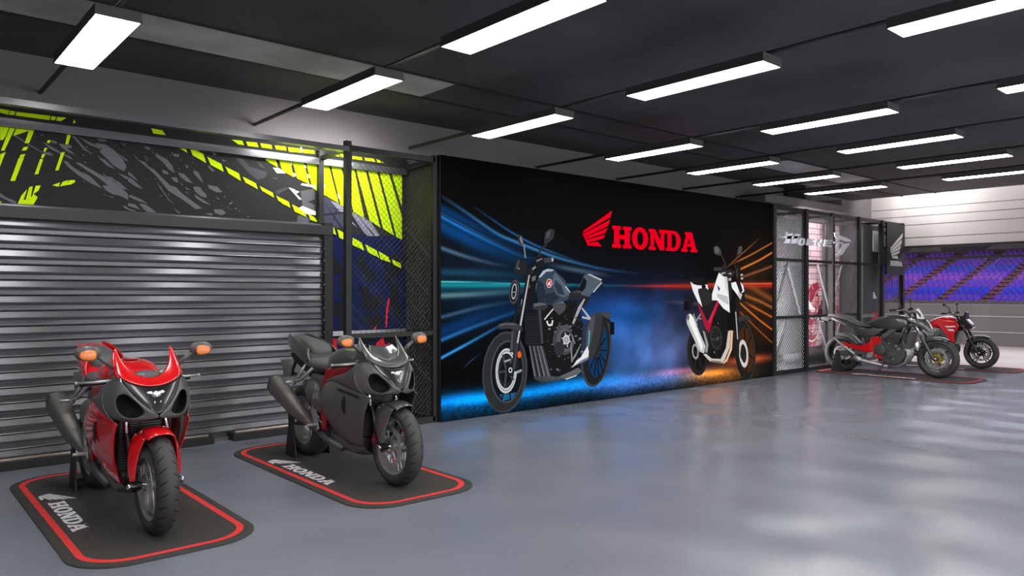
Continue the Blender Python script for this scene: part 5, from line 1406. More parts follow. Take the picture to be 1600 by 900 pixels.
    # ---- rear end
    for s in (-1, 1):
        MB().prism([(.10,.46),(.30,.48),(.50,.42),(.76,.345),(.79,.30),(.76,.27),(.50,.30),(.30,.33),(.10,.34)], s*.105, s*.135).build('swingarm', M['alu_dark'] , T, bevel=.012)
    wheel(T, 'rear_wheel', .72, .315, .185, .215, M['rim'], 3, (1,), .11, grooves=False)
    MB().tube([(-.15,.72,.315),(.15,.72,.315)], .016, 14).build('rear_axle', M['chrome'], T, smooth=True)
    fender(T, 'rear_hugger', .72, .315, .335, .10, 20, 100, M['matte'], .05)
    MB().prism([(.18,.74),(.44,.76),(.50,.68),(.46,.60),(.36,.56),(.22,.56)], -.13, .13).build('seat_side_cover', M['matte'], T, bevel=.03)
    MB().ellipsoid((-.13,.38,.60),(.06,.12,.10),20,12).ellipsoid((-.14,.26,.52),(.05,.12,.09),20,12).build('exhaust_shield', M['matte'], T, smooth=True)
    MB().tube([(-.12,-.10,.20),(-.14,.12,.24),(-.15,.36,.315)], .028, 12).build('link_pipe', M['alu_dark'], T, smooth=True)
    return T
LIFT = .012
sport_bike((1.32, 5.455, LIFT), 'glossy red and black sport motorcycle with a red fairing, on the mat at the left', M['red'], M['red'], M['matte'], M['red'], M['redmetal'], M['red'], M['red'], 'alu_dark')
sport_bike((3.0, 5.455, LIFT), 'dark grey sport motorcycle with a red frame, in front of the mesh cage', M['graphite'], M['graphite'], M['matte'], M['graphite'], M['redmetal'], M['graphite'], M['graphite'], 'redmetal')
# wedge stands holding the rear wheels
def wedge_stand(x, yc, label, s=1.0, first=None):
    t = thing('paddock_stand', (x, yc, LIFT), 0, label, 'motorcycle stand', 'stands under the rear wheels')
    for q in (-1, 1):
        MB().prism([(-.10*s, 0), (.12*s, 0), (.035*s, .36*s), (-.02*s, .36*s)], q*.152*s, q*.168*s).build('stand_plate', M['frame_black'], t, bevel=.004)
    MB().box(-.16*s, .16*s, .10*s, .12*s, .02, .05).build('cross_bar', M['frame_black'], t)
    return t
wedge_stand(1.32, 6.21, 'black wedge stand under the rear wheel of the red sport motorcycle')
wedge_stand(3.0, 6.21, 'black wedge stand under the rear wheel of the grey sport motorcycle')
# ---------------------------------------------------------------- display mats
M['mat'] = mat('black_carpet_mat', (60, 58, 55), .95, bump=.6, bscale=420, var=.16, vscale=60)
M['mat_red'] = mat('red_mat_line', (214, 50, 48), .9, bump=.3, bscale=420)
def rrect(x0, x1, y0, y1, r, n=14):
    p = []
    for cx, cy, a in ((x1-r, y1-r, 0), (x0+r, y1-r, 90), (x0+r, y0+r, 180), (x1-r, y0+r, 270)):
        p += [(cx+r*math.cos(math.radians(a+90*k/n)), cy+r*math.sin(math.radians(a+90*k/n))) for k in range(n+1)]
    return p
def display_mat(cx, cy, w, l, label, logo=True, side=-1):
    t = thing('display_mat', (cx, cy, 0), 0, label, 'floor mat', 'display mats under the motorcycles')
    h = .012; a = rrect(-w/2, w/2, -l/2, l/2, .30); b = MB(); n = len(a)
    a2 = rrect(-w/2+.012, w/2-.012, -l/2+.012, l/2-.012, .29)
    b.rings([[(x, y, 0) for x, y in a], [(x, y, h-.004) for x, y in a], [(x, y, h) for x, y in a2]])
    b.build('mat_base', M['mat'], t)
    o = rrect(-w/2+.055, w/2-.055, -l/2+.055, l/2-.055, .26); i = rrect(-w/2+.095, w/2-.095, -l/2+.095, l/2-.095, .225)
    b = MB(); b.add([(x, y, h+.0012) for x, y in o]+[(x, y, h+.0012) for x, y in i], [(k, (k+1) % n, n+(k+1) % n, n+k) for k in range(n)])
    b.build('red_border', M['mat_red'], t)
    if logo:
        lt, LW = word('HONDA', .02)
        x0, y0, hh, ll = -w/2+.135, .33, .10, .80
        sign_mesh('white_lettering', lt, lambda u, v, d: (x0+v*hh, y0-u*ll/LW, h+.0006+d), .001, M['white'], t)
        sign_mesh('white_wing_emblem', WING, lambda u, v, d: (x0-.02+v*.20, y0+.28-u*.22, h+.0006+d), .001, M['white'], t)
    return t
display_mat(1.325, 5.58, 1.02, 2.54, 'black oblong mat with red border and white lettering under the red sport motorcycle')
display_mat(3.0, 5.58, 1.04, 2.54, 'black oblong mat with red border and white lettering under the grey sport motorcycle')
display_mat(13.62, 5.42, 1.10, 2.62, 'black oblong mat with red border under the grey naked motorcycle')
display_mat(16.0, 5.45, 1.10, 2.62, 'black oblong mat with red border under the red naked motorcycle')
# ---------------------------------------------------------------- naked motorcycles near the far wall
def naked_bike(loc, s, label, tank_m, shroud_m, mask_m, rim_m, carrier, frame_m, kind):
    T = thing('naked_motorcycle', loc, 0, label, 'motorcycle'); T.scale = (s, s, s)
    wheel(T, 'front_wheel', -.72, .300, .125, .215, rim_m, 3 if kind == 'a' else 5, (-1, 1), .155, carrier, twin=(kind != 'a'), grooves=False)
    wheel(T, 'rear_wheel', .74, .305, .18, .215, M['rim_dark'], 3 if kind == 'a' else 5, (1, -1), .12, None, twin=False, grooves=False)
    fork(T, -.72, .300, (-.36, 1.0), .10, .027, M['alu_dark'] if kind == 'a' else M['gloss'], M['chrome'] if kind == 'a' else M['gloss'], .125)
    caliper(T, -.72, .300, .088, .125, 'alu' if kind == 'a' else 'plastic', ang=20)
    fender(T, 'front_fender', -.72, .300, .318, .072, 62, 140, mask_m, .02)
    fender(T, 'rear_hugger', .74, .305, .325, .095, 30, 110, M['matte'], .03)
    # tank
    if kind == 'a':
        loft('fuel_tank', [(-.34,.10,.80,.88),(-.30,.155,.74,.935),(-.20,.180,.69,.960),(-.04,.175,.66,.960),(.10,.150,.70,.935),(.24,.115,.74,.875),(.34,.08,.76,.82)], tank_m, T, 20, 1, 2.4)
    else:
        loft('fuel_tank', [(-.34,.11,.80,.90),(-.28,.165,.74,.965),(-.16,.185,.70,.990),(0,.165,.72,.965),(.12,.13,.74,.90),(.2,.09,.76,.84)], tank_m, T, 20, 1, 2.6)
        for q in (-1, 1):
            MB().prism([(-.40,.80),(-.36,.88),(-.10,.90),(-.02,.84),(-.12,.70),(-.26,.50),(-.34,.48),(-.32,.62)], q*.175, q*.205).build('tank_shroud', shroud_m, T, bevel=.014)
            MB().prism([(-.36,.78),(-.33,.80),(-.16,.79),(-.20,.765)], q*.2045, q*.2065).prism([(-.33,.70),(-.31,.73),(-.20,.735),(-.24,.70)], q*.2045, q*.2065).build('tank_decal', M['white_vinyl'], T)
    # seat and tail
    loft('seat', [(.16,.07,.76,.80),(.28,.12,.74,.785),(.42,.145,.74,.80),(.56,.135,.77,.85),(.62,.12,.82,.925),(.74,.11,.86,.945),(.90,.09,.89,.955),(1.00,.06,.91,.955)], M['seat'], T, 18, 1, 3)
    loft('tail_unit', [(.22,.10,.66,.73),(.36,.135,.66,.75),(.52,.14,.70,.79),(.70,.125,.77,.86),(.88,.10,.83,.90),(1.04,.05,.875,.92)], shroud_m if kind == 'a' else M['gloss'], T, 18, 1, 2.6)
    MB().prism([(.92,.86),(1.06,.90),(1.12,.88),(1.10,.84),(.98,.82)], -.05, .05).box(-.05, .05, 1.04, 1.16, .80, .83).build('tail_lamp', M['plastic'], T, bevel=.008)
    if kind == 'a':
        for q in (-1, 1):
            skin('side_cover', [[(q*.11,.50,.70),(q*.135,.36,.725),(q*.145,.18,.73),(q*.125,.02,.735)],[(q*.13,.47,.64),(q*.165,.34,.66),(q*.17,.18,.67),(q*.14,.06,.69)],[(q*.12,.38,.575),(q*.15,.30,.585),(q*.15,.20,.60),(q*.13,.12,.64)]], M['alu_dark'], T, thick=.012)
    # frame, swingarm, engine
    for q in (-1, 1):
        MB().prism([(.06,.60),(.20,.585),(.27,.50),(.40,.44),(.62,.475),(.70,.50),(.68,.44),(.50,.385),(.38,.36),(.24,.34),(.12,.25),(.05,.26),(.08,.42)], q*.115, q*.145).build('frame_plate', frame_m, T, bevel=.01)
        MB().prism([(.20,.40),(.40,.385),(.76,.34),(.80,.30),(.76,.265),(.40,.30),(.20,.31)], q*.10, q*.13).build('swingarm', M['matte'], T, bevel=.01)
        MB().beam((q*.09,-.34,.90),(q*.15,.04,.60), .035, .07).beam((q*.09,-.30,.84),(q*.13,-.22,.60), .03, .04).build('frame_spar', M['matte'], T, bevel=.006)
        MB().prism([(.18,.36),(.27,.34),(.30,.27),(.26,.24),(.20,.28)], q*.15, q*.16).tube([(q*.155,.25,.28),(q*.24,.25,.28)], .012, 10).build('footpeg_bracket', M['alu'], T, bevel=.003)
    MB().prism([(-.24,.68),(-.02,.70),(.06,.60),(.10,.50),(.16,.40),(.12,.26),(0,.18),(-.20,.18),(-.28,.30),(-.30,.46)], -.13, .13).build('engine_block', M['alu_dark'], T, bevel=.02)
    fin = MB()
    for k in range(7): fin.box(-.142, .142, -.255, -.03, .47+k*.026, .48+k*.026)
    fin.build('engine_fin', M['alu_dark'], T)
    for q in (-1, 1):
        cv = MB().lathe([(-.02,.09),(0,.09),(.018,.082),(.024,.06),(.026,0)], q*.145, .08, .40, 36) if q > 0 else MB().lathe([(.02,.09),(0,.09),(-.018,.082),(-.024,.06),(-.026,0)], q*.145, .08, .40, 36)
        cv.lathe([(-q*.02,.048),(0,.048),(q*.016,.040),(q*.018,0)], q*.145, -.07, .33, 28)
        for k in range(10):
            t = 2*math.pi*k/10; cv.tube([(q*.14,.08+.097*math.cos(t),.40+.097*math.sin(t)),(q*.158,.08+.097*math.cos(t),.40+.097*math.sin(t))], .008, 8)
        c_ = cv.build('engine_cover', M['alu_dark'], T, smooth=True); c_.data.set_sharp_from_angle(angle=math.radians(35))
        bt = MB()
        for (y, z, r) in ((-.16,.47,.018),(-.20,.42,.022),(-.06,.50,.012),(-.12,.26,.014),(.14,.30,.012),(-.21,.53,.012)): bt.tube([(q*.125,y,z),(q*.150,y,z)], r, 12)
        bt.build('engine_bolt', M['alu'], T)
        MB().tube([(q*.14,-.30,.72),(q*.16,-.26,.60),(q*.15,-.20,.50)], .012, 8).tube([(q*.12,-.05,.72),(q*.14,.02,.64),(q*.13,-.10,.58)], .014, 8).tube([(q*.10,.10,.70),(q*.13,.02,.62),(q*.13,-.02,.52)], .009, 8).build('hose', M['plastic'], T, smooth=True)
    rd = MB().rings([[(-.13,-.32,.44),(.13,-.32,.44),(.13,-.28,.43),(-.13,-.28,.43)],[(-.14,-.40,.70),(.14,-.40,.70),(.14,-.35,.71),(-.14,-.35,.71)]]).build('radiator', M['matte'], T, bevel=.006)
    # exhaust headers sweeping under the engine
    for k in range(4):
        x = -.105+.07*k
        MB().tube([(x,-.26,.44),(x*.98,-.315,.40),(x*.9,-.315,.32),(x*.75,-.27,.21),(x*.55-.01,-.16,.145),(x*.4-.03,-.02,.130)], .021, 12).build('header_pipe', M['alu'] if kind == 'a' else M['plastic'], T, smooth=True)
    if kind == 'a':
        MB().tube([(-.03,-.04,.130),(-.06,.10,.145),(-.11,.26,.18),(-.14,.40,.215),(-.15,.46,.235)], [.045,.035,.03,.032,.036], 14).tube([(-.14,.38,.215),(-.152,.49,.25)], [.046,.05], 16).build('collector_pipe', M['alu'], T, smooth=True)
        MB().tube([(-.12,.02,.20),(-.18,.10,.03),(-.19,.13,0.01)], .008, 8).build('side_stand', M['plastic'], T, smooth=True)
        MB().tube([(-.155,.48,.30),(-.165,.62,.40),(-.17,.80,.54)], [.02,.018,.013], 10).build('shock_link', M['alu'], T, smooth=True)
        MB().tube([(-.06,.28,.44),(-.06,.34,.60),(-.05,.36,.68)], .035, 14).build('rear_shock', M['alu_dark'], T, smooth=True)
    else:
        MB().tube([(-.03,-.04,.14),(-.08,.2,.16),(-.13,.4,.24),(-.15,.6,.32)], [.05,.05,.06,.05], 14).build('silencer', M['plastic'], T, smooth=True)
    # headlamp, mask, screen
    if kind == 'a':
        for q in (-1, 1):
            skin('headlamp_cowl', [[(q*.10,-.27,.93),(q*.105,-.38,.925),(q*.08,-.50,.90),(q*.03,-.58,.86)],[(q*.14,-.32,.88),(q*.135,-.42,.86),(q*.115,-.54,.83),(q*.05,-.62,.79)],[(q*.12,-.40,.82),(q*.125,-.48,.79),(q*.105,-.58,.755),(q*.05,-.645,.72)],[(q*.09,-.46,.78),(q*.10,-.53,.745),(q*.08,-.60,.715),(q*.04,-.645,.695)]], shroud_m, T, thick=.006)
        skin('headlamp', [[(0,-.56,.88),(.04,-.555,.875),(.085,-.51,.86)],[(0,-.61,.82),(.05,-.60,.815),(.10,-.55,.80)],[(0,-.645,.75),(.04,-.64,.75),(.085,-.60,.74)],[(0,-.645,.70),(.03,-.642,.70),(.06,-.62,.70)]], M['lens'], T, mirror=True, thick=.01)
        skin('fly_screen', [[(0,-.53,.895),(.06,-.515,.895),(.105,-.46,.905)],[(0,-.50,.97),(.05,-.485,.97),(.085,-.44,.97)],[(0,-.44,1.065),(.025,-.435,1.06),(.045,-.42,1.05)]], M['white_vinyl'], T, mirror=True, thick=.004)
        MB().prism([(-.42,.90),(-.50,.90),(-.49,.96),(-.44,1.03),(-.40,.98)], -.07, .07).build('instrument_cluster', M['plastic'], T, bevel=.012)
    else:
        MB().prism([(-.34,.86),(-.40,.97),(-.46,1.03),(-.49,1.02),(-.50,.93),(-.58,.84),(-.61,.78),(-.56,.735),(-.46,.74),(-.38,.80)], -.085, .085).build('headlamp_cowl', M['gloss'], T, bevel=.028)
        MB().prism([(-.585,.835),(-.612,.785),(-.58,.75),(-.55,.80)], -.07, .07).build('headlamp', M['lens'], T, bevel=.008)
        MB().prism([(-.44,.98),(-.46,1.07),(-.49,1.06),(-.50,.98)], -.06, .06).build('fly_screen', M['gloss'], T, bevel=.01)
    # handlebar, grips, mirrors
    MB().tube([(-.34,-.17,1.03),(-.20,-.24,1.04),(-.09,-.31,1.0),(.09,-.31,1.0),(.20,-.24,1.04),(.34,-.17,1.03)], .012, 12).build('handlebar', M['plastic'] if kind != 'a' else M['alu_dark'], T, smooth=True)
    for q in (-1, 1):
        MB().tube([(q*.22,-.23,1.04),(q*.36,-.16,1.03)], .018, 12).ellipsoid((q*.20,-.26,1.05),(.03,.03,.022),12,8).build('grip', M['plastic'], T, smooth=True)
        MB().tube([(q*.18,-.30,1.045),(q*.24,-.30,1.035),(q*.34,-.24,1.03)], .006, 8).build('brake_lever' if q < 0 else 'clutch_lever', M['alu'], T, smooth=True)
    hs = (.062, .02, .034)
    if kind == 'a': mirror_pair(T, (.19,-.25,1.05), (.27,-.22,1.19), (.30,-.215,1.205), (.05, .018, .034), M['alu_dark'], path=[(.20,-.25,1.10)])
    else: mirror_pair(T, (.20,-.24,1.05), (.31,-.20,1.19), (.345,-.195,1.21), hs, M['plastic'], path=[(.21,-.24,1.14)])
    return T
naked_bike((13.6, 5.54, LIFT), 1.10, 'dark grey naked motorcycle with red frame plates, seen side on near the far cage', M['graphite'], M['graphite'], M['graphite'], M['alu_dark'], M['gold'], M['red'], 'a')
naked_bike((15.95, 5.54, LIFT), 1.0, 'black naked motorcycle with a red tank, behind the grey naked motorcycle', M['red'], M['red'], M['gloss'], M['rim_dark'], M['plastic'], M['gloss'], 'b')
wedge_stand(13.6, 6.37, 'black wedge stand under the rear wheel of the grey naked motorcycle', 1.08)
wedge_stand(15.95, 6.29, 'black wedge stand under the rear wheel of the red naked motorcycle')
# ---------------------------------------------------------------- far cage with the signs
FY = 6.8
fc = thing('mesh_cage', (13.05, FY, 0), 0, 'dark steel cage with tall posts and chain link right of the billboard', 'cage')
posts = [-1.13, 0, 1.03, 2.16, 3.25, 4.30]
for x in posts: MB().box(x-.045, x+.045, -.045, .045, 0, 2.98).build('post', M['frame_black'], fc)
for x in (1.93, 2.05, 3.0): MB().box(x-.03, x+.03, .56, .62, 0, 2.9).build('back_post', M['alu_dark'], fc)
for z, h in ((2.94, .07), (2.03, .05), (1.01, .05), (.04, .07)):
    x1 = posts[3] if z < 2 else posts[-1]
    MB().box(posts[0], x1, -.02, .02, z-h/2, z+h/2).build('rail', M['frame_black'], fc)
    MB().box(posts[0], 4.3, .56, .60, z-h/2-.03, z+h/2-.03).build('back_rail', M['steel'], fc)
for x in posts[1:]: MB().box(x-.02, x+.02, 0, .6, 2.90, 2.95).build('cross_rail', M['frame_black'], fc)
for (xa, xb) in ((posts[0], posts[1]), (posts[2], posts[3])):
    for z0, z1 in ((.08, .98), (1.04, 2.0), (2.06, 2.90)):
        chainlink('mesh_panel', (xa+.05, 0, z0), (1, 0, 0), (0, 0, 1), xb-xa-.1, z1-z0, .075, .0035, M['wire_light'], fc)
for xa in (posts[0], posts[2]):
    for z0, z1 in ((1.04, 2.0), (.08, .98)):
        MB().beam((xa+.05, .3, z1), (xa+.55, .3, z0), .03, .03).beam((xa+1.05, .3, z1), (xa+.55, .3, z0), .03, .03).build('brace', M['alu'], fc)
MB().beam((.45, .6, 2.0), (.95, .6, 1.03), .03, .03).build('brace', M['alu'], fc)
chainlink('mesh_panel', (posts[4]+.05, 0, .5), (1, 0, 0), (0, 0, 1), .95, 1.4, .075, .003, M['wire'], fc)
# brick mural panel behind the cage
def brick():
    m = mat('pink_brick_print', (214, 186, 190), .7)
    nt = m.node_tree; b = nt.nodes['Principled BSDF']; L = nt.links
    tc = nt.nodes.new('ShaderNodeTexCoord'); mp = nt.nodes.new('ShaderNodeMapping'); mp.inputs['Rotation'].default_value = (math.pi/2, 0, 0)
    br = nt.nodes.new('ShaderNodeTexBrick'); br.inputs['Scale'].default_value = 1.0; br.inputs['Brick Width'].default_value = .52; br.inputs['Row Height'].default_value = .115; br.inputs['Mortar Size'].default_value = .007
    br.inputs['Color1'].default_value = lin((235, 205, 210)); br.inputs['Color2'].default_value = lin((196, 178, 182)); br.inputs['Mortar'].default_value = lin((120, 84, 92))
    L.new(tc.outputs['Object'], mp.inputs['Vector']); L.new(mp.outputs['Vector'], br.inputs['Vector'])
    sp = nt.nodes.new('ShaderNodeSeparateXYZ'); L.new(tc.outputs['Object'], sp.inputs[0])
    n = nt.nodes.new('ShaderNodeTexNoise'); n.inputs['Scale'].default_value = 2.4; n.inputs['Detail'].default_value = 5; L.new(tc.outputs['Object'], n.inputs['Vector'])
    # the print turns redder towards its lower half
    m1 = nt.nodes.new('ShaderNodeMapRange'); m1.inputs['From Min'].default_value = 2.2; m1.inputs['From Max'].default_value = 1.0; L.new(sp.outputs['Z'], m1.inputs['Value'])
    r = nt.nodes.new('ShaderNodeValToRGB'); r.color_ramp.elements[0].position = .46; r.color_ramp.elements[1].position = .56; L.new(n.outputs['Fac'], r.inputs['Fac'])
    mu_ = nt.nodes.new('ShaderNodeMath'); mu_.operation = 'MULTIPLY'; L.new(m1.outputs['Result'], mu_.inputs[0]); L.new(r.outputs['Color'], mu_.inputs[1])
    mx = nt.nodes.new('ShaderNodeMix'); mx.data_type = 'RGBA'; mx.blend_type = 'MULTIPLY'
    L.new(mu_.outputs[0], mx.inputs['Factor']); L.new(br.outputs['Color'], mx.inputs['A']); mx.inputs['B'].default_value = lin((236, 120, 140))
    L.new(mx.outputs['Result'], b.inputs['Base Color'])
    return m
bp_ = thing('brick_print_panel', (14.3, WY-.003, 0), 0, 'pale pink brick print with a sketched motorcycle on the back wall inside the far cage', 'wall print')
MB().box(-.05, 1.5, -.03, 0, .35, 2.88).build('brick_print', brick(), bp_)
sk = []
def skr(cx, cz, rx, rz, w, c, a0=0, a1=360, n=28):
    for k in range(n):
        t0 = math.radians(a0+(a1-a0)*k/n); t1 = math.radians(a0+(a1-a0)*(k+1)/n)
        p = [(cx+rx*math.cos(t0), cz+rz*math.sin(t0)), (cx+rx*math.cos(t1), cz+rz*math.sin(t1)), (cx+(rx-w)*math.cos(t1), cz+(rz-w)*math.sin(t1)), (cx+(rx-w)*math.cos(t0), cz+(rz-w)*math.sin(t0))]
        sk.append((c, [v*1000 for q in p for v in q]))
def skp(c, *pts): sk.append((c, [v*1000 for q in pts for v in q]))
skp((150, 34, 56), (.1, 1.45), (.3, 1.62), (.55, 1.66), (.7, 1.55), (.5, 1.5), (.35, 1.3), (.2, 1.2))
skp((246, 240, 242), (.02, 1.5), (.12, 1.35), (.35, 1.15), (.6, 1.08), (.6, 1.03), (.3, 1.05), (.05, 1.25))
skr(.30, .80, .34, .36, .03, (246, 238, 240)); skr(.30, .80, .27, .29, .012, (170, 50, 70)); skr(.30, .80, .18, .2, .02, (110, 40, 52)); skr(1.15, .82, .26, .32, .03, (246, 238, 240)); skr(1.15, .82, .2, .24, .015, (150, 50, 66))
skr(.35, 1.2, .3, .3, .03, (250, 244, 246), 200, 340); skp((196, 60, 84), (.3, .8), (.36, .82), (.62, 1.35), (.56, 1.37)); skp((90, 34, 44), (.5, 1.0), (.7, 1.3), (.9, 1.25), (1.0, 1.0), (.7, .85))
skp((250, 246, 248), (.62, .62), (.66, .6), (.8, 1.05), (.75, 1.07)); skp((214, 90, 112), (.8, 1.3), (1.05, 1.4), (1.25, 1.3), (1.1, 1.2)); skp((70, 30, 38), (.44, 1.38), (.52, 1.46), (.56, 1.36))
rk = random.Random(8)
for k in range(90):
    x = rk.uniform(.0, 1.35); z = rk.uniform(.4, 1.6); L_ = rk.uniform(.04, .16); a = rk.uniform(0, 3.1); c = rk.choice(((250, 240, 244), (206, 84, 106), (130, 60, 76), (250, 240, 244)))
    dx, dz = L_*math.cos(a), L_*math.sin(a); skp(c, (x-dx, z-dz), (x-dx+.012, z-dz), (x+dx+.008, z+dz+.006), (x+dx, z+dz))
printed('sketched_print', sk, vcol_mat('sketch_ink', .7), bp_, origin=(0, -.031, 0), step=.00004)
t = thing('dark_partition', (13.5, WY-.01, 0), 0, 'dark grey backing panels on the wall at both sides of the brick print', 'wall panel')
MB().box(-1.6, .72, -.02, .0, .12, 2.95).build('panel_left', M['wall_dark'], t); MB().box(3.45, 3.9, -.02, .0, .12, 2.95).build('panel_right', M['wall_dark'], t)
MB().box(-1.6, 3.9, -.10, -.02, 0, .12).build('skirting', M['alu_dark'], t)
t = thing('low_pipe', (13.4, 7.3, .2), 0, 'grey horizontal pipe low along the wall inside the far cage', 'pipe')
MB().tube([(-1.4, 0, 0), (1.85, 0, 0)], .07, 16).build('pipe_run', M['alu_dark'], t, smooth=True)
MB().box(-.8, -.76, -.03, .03, -.2, -.05).box(1.5, 1.54, -.03, .03, -.2, -.05).build('pipe_foot', M['alu_dark'], t)
# tall dark locker column with white and red prints
t = thing('display_column', (16.28, 7.12, 0), 0, 'tall dark column with a white print on top and a red panel low down, inside the far cage', 'column')
MB().box(-.35, .40, -.1, .36, 0, 2.9).build('column_body', M['wall_dark'], t, bevel=.01)
MB().box(.12, .36, -.112, -.1, 2.33, 2.78).build('white_print', M['white_vinyl'], t)
MB().box(.05, .36, -.112, -.1, .45, 1.02).build('red_panel', M['red'], t)
MB().add([(.15, -.113, 1.32), (.30, -.113, 1.32), (.22, -.113, 1.40), (.15, -.113, 1.46), (.15, -.1, 1.32), (.30, -.1, 1.32), (.22, -.1, 1.40), (.15, -.1, 1.46)], [(0, 1, 2, 3), (7, 6, 5, 4), (0, 4, 5, 1), (1, 5, 6, 2), (2, 6, 7, 3), (3, 7, 4, 0)]).build('white_mark', M['white_vinyl'], t)
MB().box(-.5, .15, -.13, -.10, .92, .99).build('silver_rail', M['alu'], t)
# wing sign between the last two posts
M['sign_grey'] = mat('silver_sign_paint', (178, 178, 178), .5)
t = thing('wing_sign', (16.83, FY-.07, 0), 0, 'black sign with a silver wing emblem at the end of the far cage', 'sign')
MB().box(-.46, .46, -.02, .02, 1.83, 2.93).build('sign_board', M['frame_black'], t, bevel=.004)
sign_mesh('wing_emblem', WING, lambda u, v, d: (-.32+u*.56, -.0215-d, 2.18+v*.56), .01, M['sign_grey'], t)
lt, LW = word('HONDA', .03)
sign_mesh('sign_lettering', lt, lambda u, v, d: (-.32+u*.62/LW, -.0215-d, 2.02+v*.11), .01, M['sign_grey'], t)
# silver model-name lettering fixed in front of the cage
t = thing('silver_lettering', (0, 6.738, 0), 0, 'slanted silver metal lettering with a winged tail, fixed across the far cage', 'sign')
vs = [[(u, v) for u, v in p] for p in HORNET]
M['sign_silver'] = mat('silver_letters', (225, 225, 236), .4, .1)
sign_mesh('letters', vs, lambda u, v, d: (u, .0-d, 2.37+(v-2.37)*1.15), .02, M['sign_silver'], t)
MB().box(12.0, 14.65, .0015, .012, 2.36, 2.375).build('mounting_bar', M['steel'], t)
# ---------------------------------------------------------------- pit wall, fence and grandstand beyond the door opening
PX = 23.1
M['pit'] = mat('grey_pit_wall', (122, 116, 114), .7, var=.05, vscale=.5)
t = thing('pit_wall', (PX, 0, 0), 0, 'long low grey wall with two white lines beyond the door opening', 'wall')
MB().box(0, .5, -30, 40, 0, 1.12).build('wall_body', M['pit'], t)
b = MB()
for z in (.80, .375): b.box(-.012, .0, -30, 40, z-.012, z+.012)
b.build('white_line', mat('white_line_paint', (190, 188, 186), .6), t)
t = thing('catch_fence', (PX+.2, 0, 1.12), 0, 'tall wire mesh fence on top of the low grey wall', 'fence')
for k in range(7):
    y = -4.6+k*5.0
    MB().tube([(0, y, 0), (0, y, 1.25), (-.35, y, 1.9)], .04, 8).build('fence_post', M['steel'], t)
MB().box(-.02, .02, -14, 30, 1.28, 1.34).build('fence_rail', M['frame_black'], t)
chainlink('fence_mesh', (0, -8, .02), (0, 1, 0), (0, 0, 1), 30, 1.26, .16, .006, M['wire'], t)
g = thing('grandstand', (31.5, 0, 0), 0, 'grandstand with purple and blue seats behind the wire fence', 'grandstand')
M['stand'] = mat('grandstand_concrete', (92, 78, 84), .8)
st = MB(); NR = 16; X1_ = 9.0; Z0 = .75; Z1 = 3.3
for k in range(NR):
    x = X1_*k/NR; z = Z0+(Z1-Z0)*k/NR; st.box(x, X1_+.2, -30, 60, z-.3, z)
st.box(0, X1_, -30, 60, 0, Z0)
st.build('tier', M['stand'], g)
aisle = mat('aisle_paint', (112, 62, 84), .8)
cols = [(92, 44, 190), (84, 46, 200), (106, 60, 190), (60, 40, 190), (30, 60, 200), (110, 50, 180), (96, 56, 190), (140, 70, 180), (120, 64, 190), (86, 50, 190), (30, 70, 190), (100, 40, 180), (90, 50, 190), (120, 60, 170), (110, 50, 160), (100, 50, 150)]
ai = [-1.6, 0, 1.6, 3.2, 4.85, 6.5, 8.15, 9.8, 11.4, 13.1, 14.8, 16.5, 18.2, 20, 22]
seat_m = [mat('seat_plastic', c, .5) for c in cols]
for q in range(len(ai)-1):
    b = MB(); fi = []
    for k in range(NR):
        x = X1_*k/NR+.12; z = Z0+(Z1-Z0)*k/NR; y = ai[q]+.24
        while y < ai[q+1]-.4:
            b.box(x, x+.32, y, y+.19, z, z+.05); b.box(x+.28, x+.33, y, y+.19, z+.05, z+.30); y += .23; fi += [k]*12
    o = b.build('seats', seat_m[0], g)
    for m_ in seat_m[1:]: o.data.materials.append(m_)
    for p_, k in zip(o.data.polygons, fi): p_.material_index = k
    o['kind'] = 'stuff'
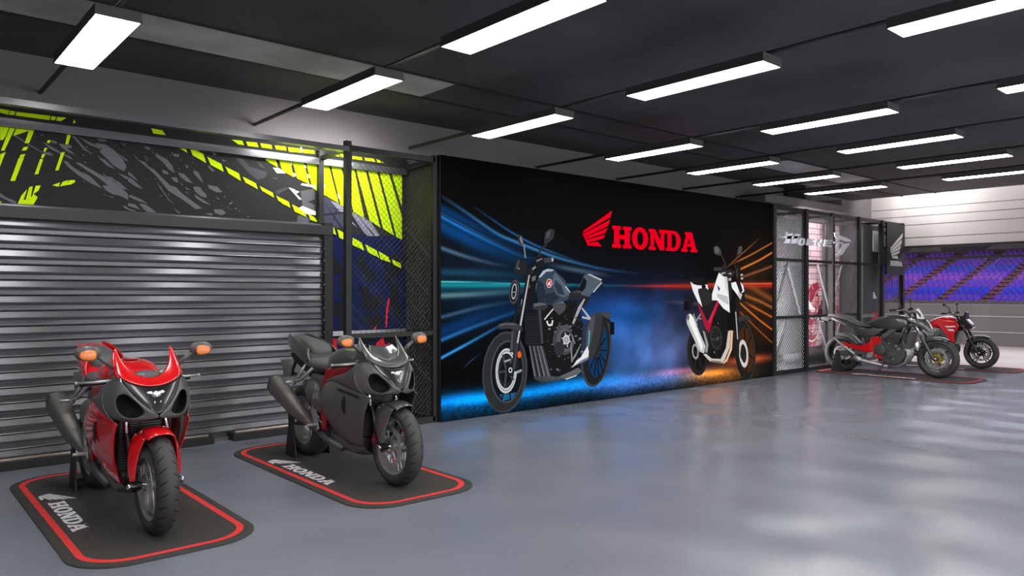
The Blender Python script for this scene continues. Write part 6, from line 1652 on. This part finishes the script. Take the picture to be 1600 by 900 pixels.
for y in ai:
    b = MB(); pr = [(0, Z0-.1)]
    for k in range(NR*2): pr += [(X1_*k/NR/2, Z0+(Z1-Z0)*k/NR/2+.04), (X1_*(k+1)/NR/2, Z0+(Z1-Z0)*k/NR/2+.04)]
    pr += [(X1_, Z0-.1)]; n = len(pr)
    b.add([(u, y-.2, v) for u, v in pr]+[(u, y+.2, v) for u, v in pr], [tuple(range(n)), tuple(range(2*n-1, n-1, -1))]+[(i, (i+1) % n, n+(i+1) % n, n+i) for i in range(n)])
    b.build('aisle_stairs', aisle, g)
MB().box(-.2, -.05, -30, 60, 0, 1.15).build('front_parapet', M['stand'], g)
MB().box(X1_+.1, X1_+.5, -30, 60, 0, 5.5).build('back_wall', mat('dim_back_wall', (84, 74, 78), .8), g)
rf = MB()
for k in range(9):
    y = -12+k*5.5; rf.beam((X1_-4, y, 5.2), (X1_+.3, y, 3.9), .18, .3).beam((X1_+.3, y, 3.4), (X1_+.3, y, 6.), .25, .25)
rf.build('roof_truss', M['frame_black'], g)
for k in range(7):
    y = -4+k*3.6
    MB().add([(X1_+.08, y, 3.5), (X1_+.08, y+1.7, 3.5), (X1_+.08, y+1.2, 3.82), (X1_+.08, y+.1, 3.82), (X1_+.1, y, 3.5), (X1_+.1, y+1.7, 3.5), (X1_+.1, y+1.2, 3.82), (X1_+.1, y+.1, 3.82)], [(0, 1, 2, 3), (7, 6, 5, 4), (0, 4, 5, 1), (1, 5, 6, 2), (2, 6, 7, 3), (3, 7, 4, 0)]).build('pale_panel', M['wall'], g)
MB().rings([[(X1_-6, -30, 6.2), (X1_+3, -30, 4.2), (X1_+3, -30, 4.5), (X1_-6, -30, 6.5)], [(X1_-6, 60, 6.2), (X1_+3, 60, 4.2), (X1_+3, 60, 4.5), (X1_-6, 60, 6.5)]]).build('roof', M['steel'], g)
b = MB()
for k in range(8): y = -9+k*5.5; b.beam((X1_-3.2, y, 4.85), (X1_-.3, y+1.4, 4.0), .2, .1)
b.build('roof_light', mat('roof_lamp', (255, 240, 215), .5, emit=((255, 240, 215), 1.3)), g)
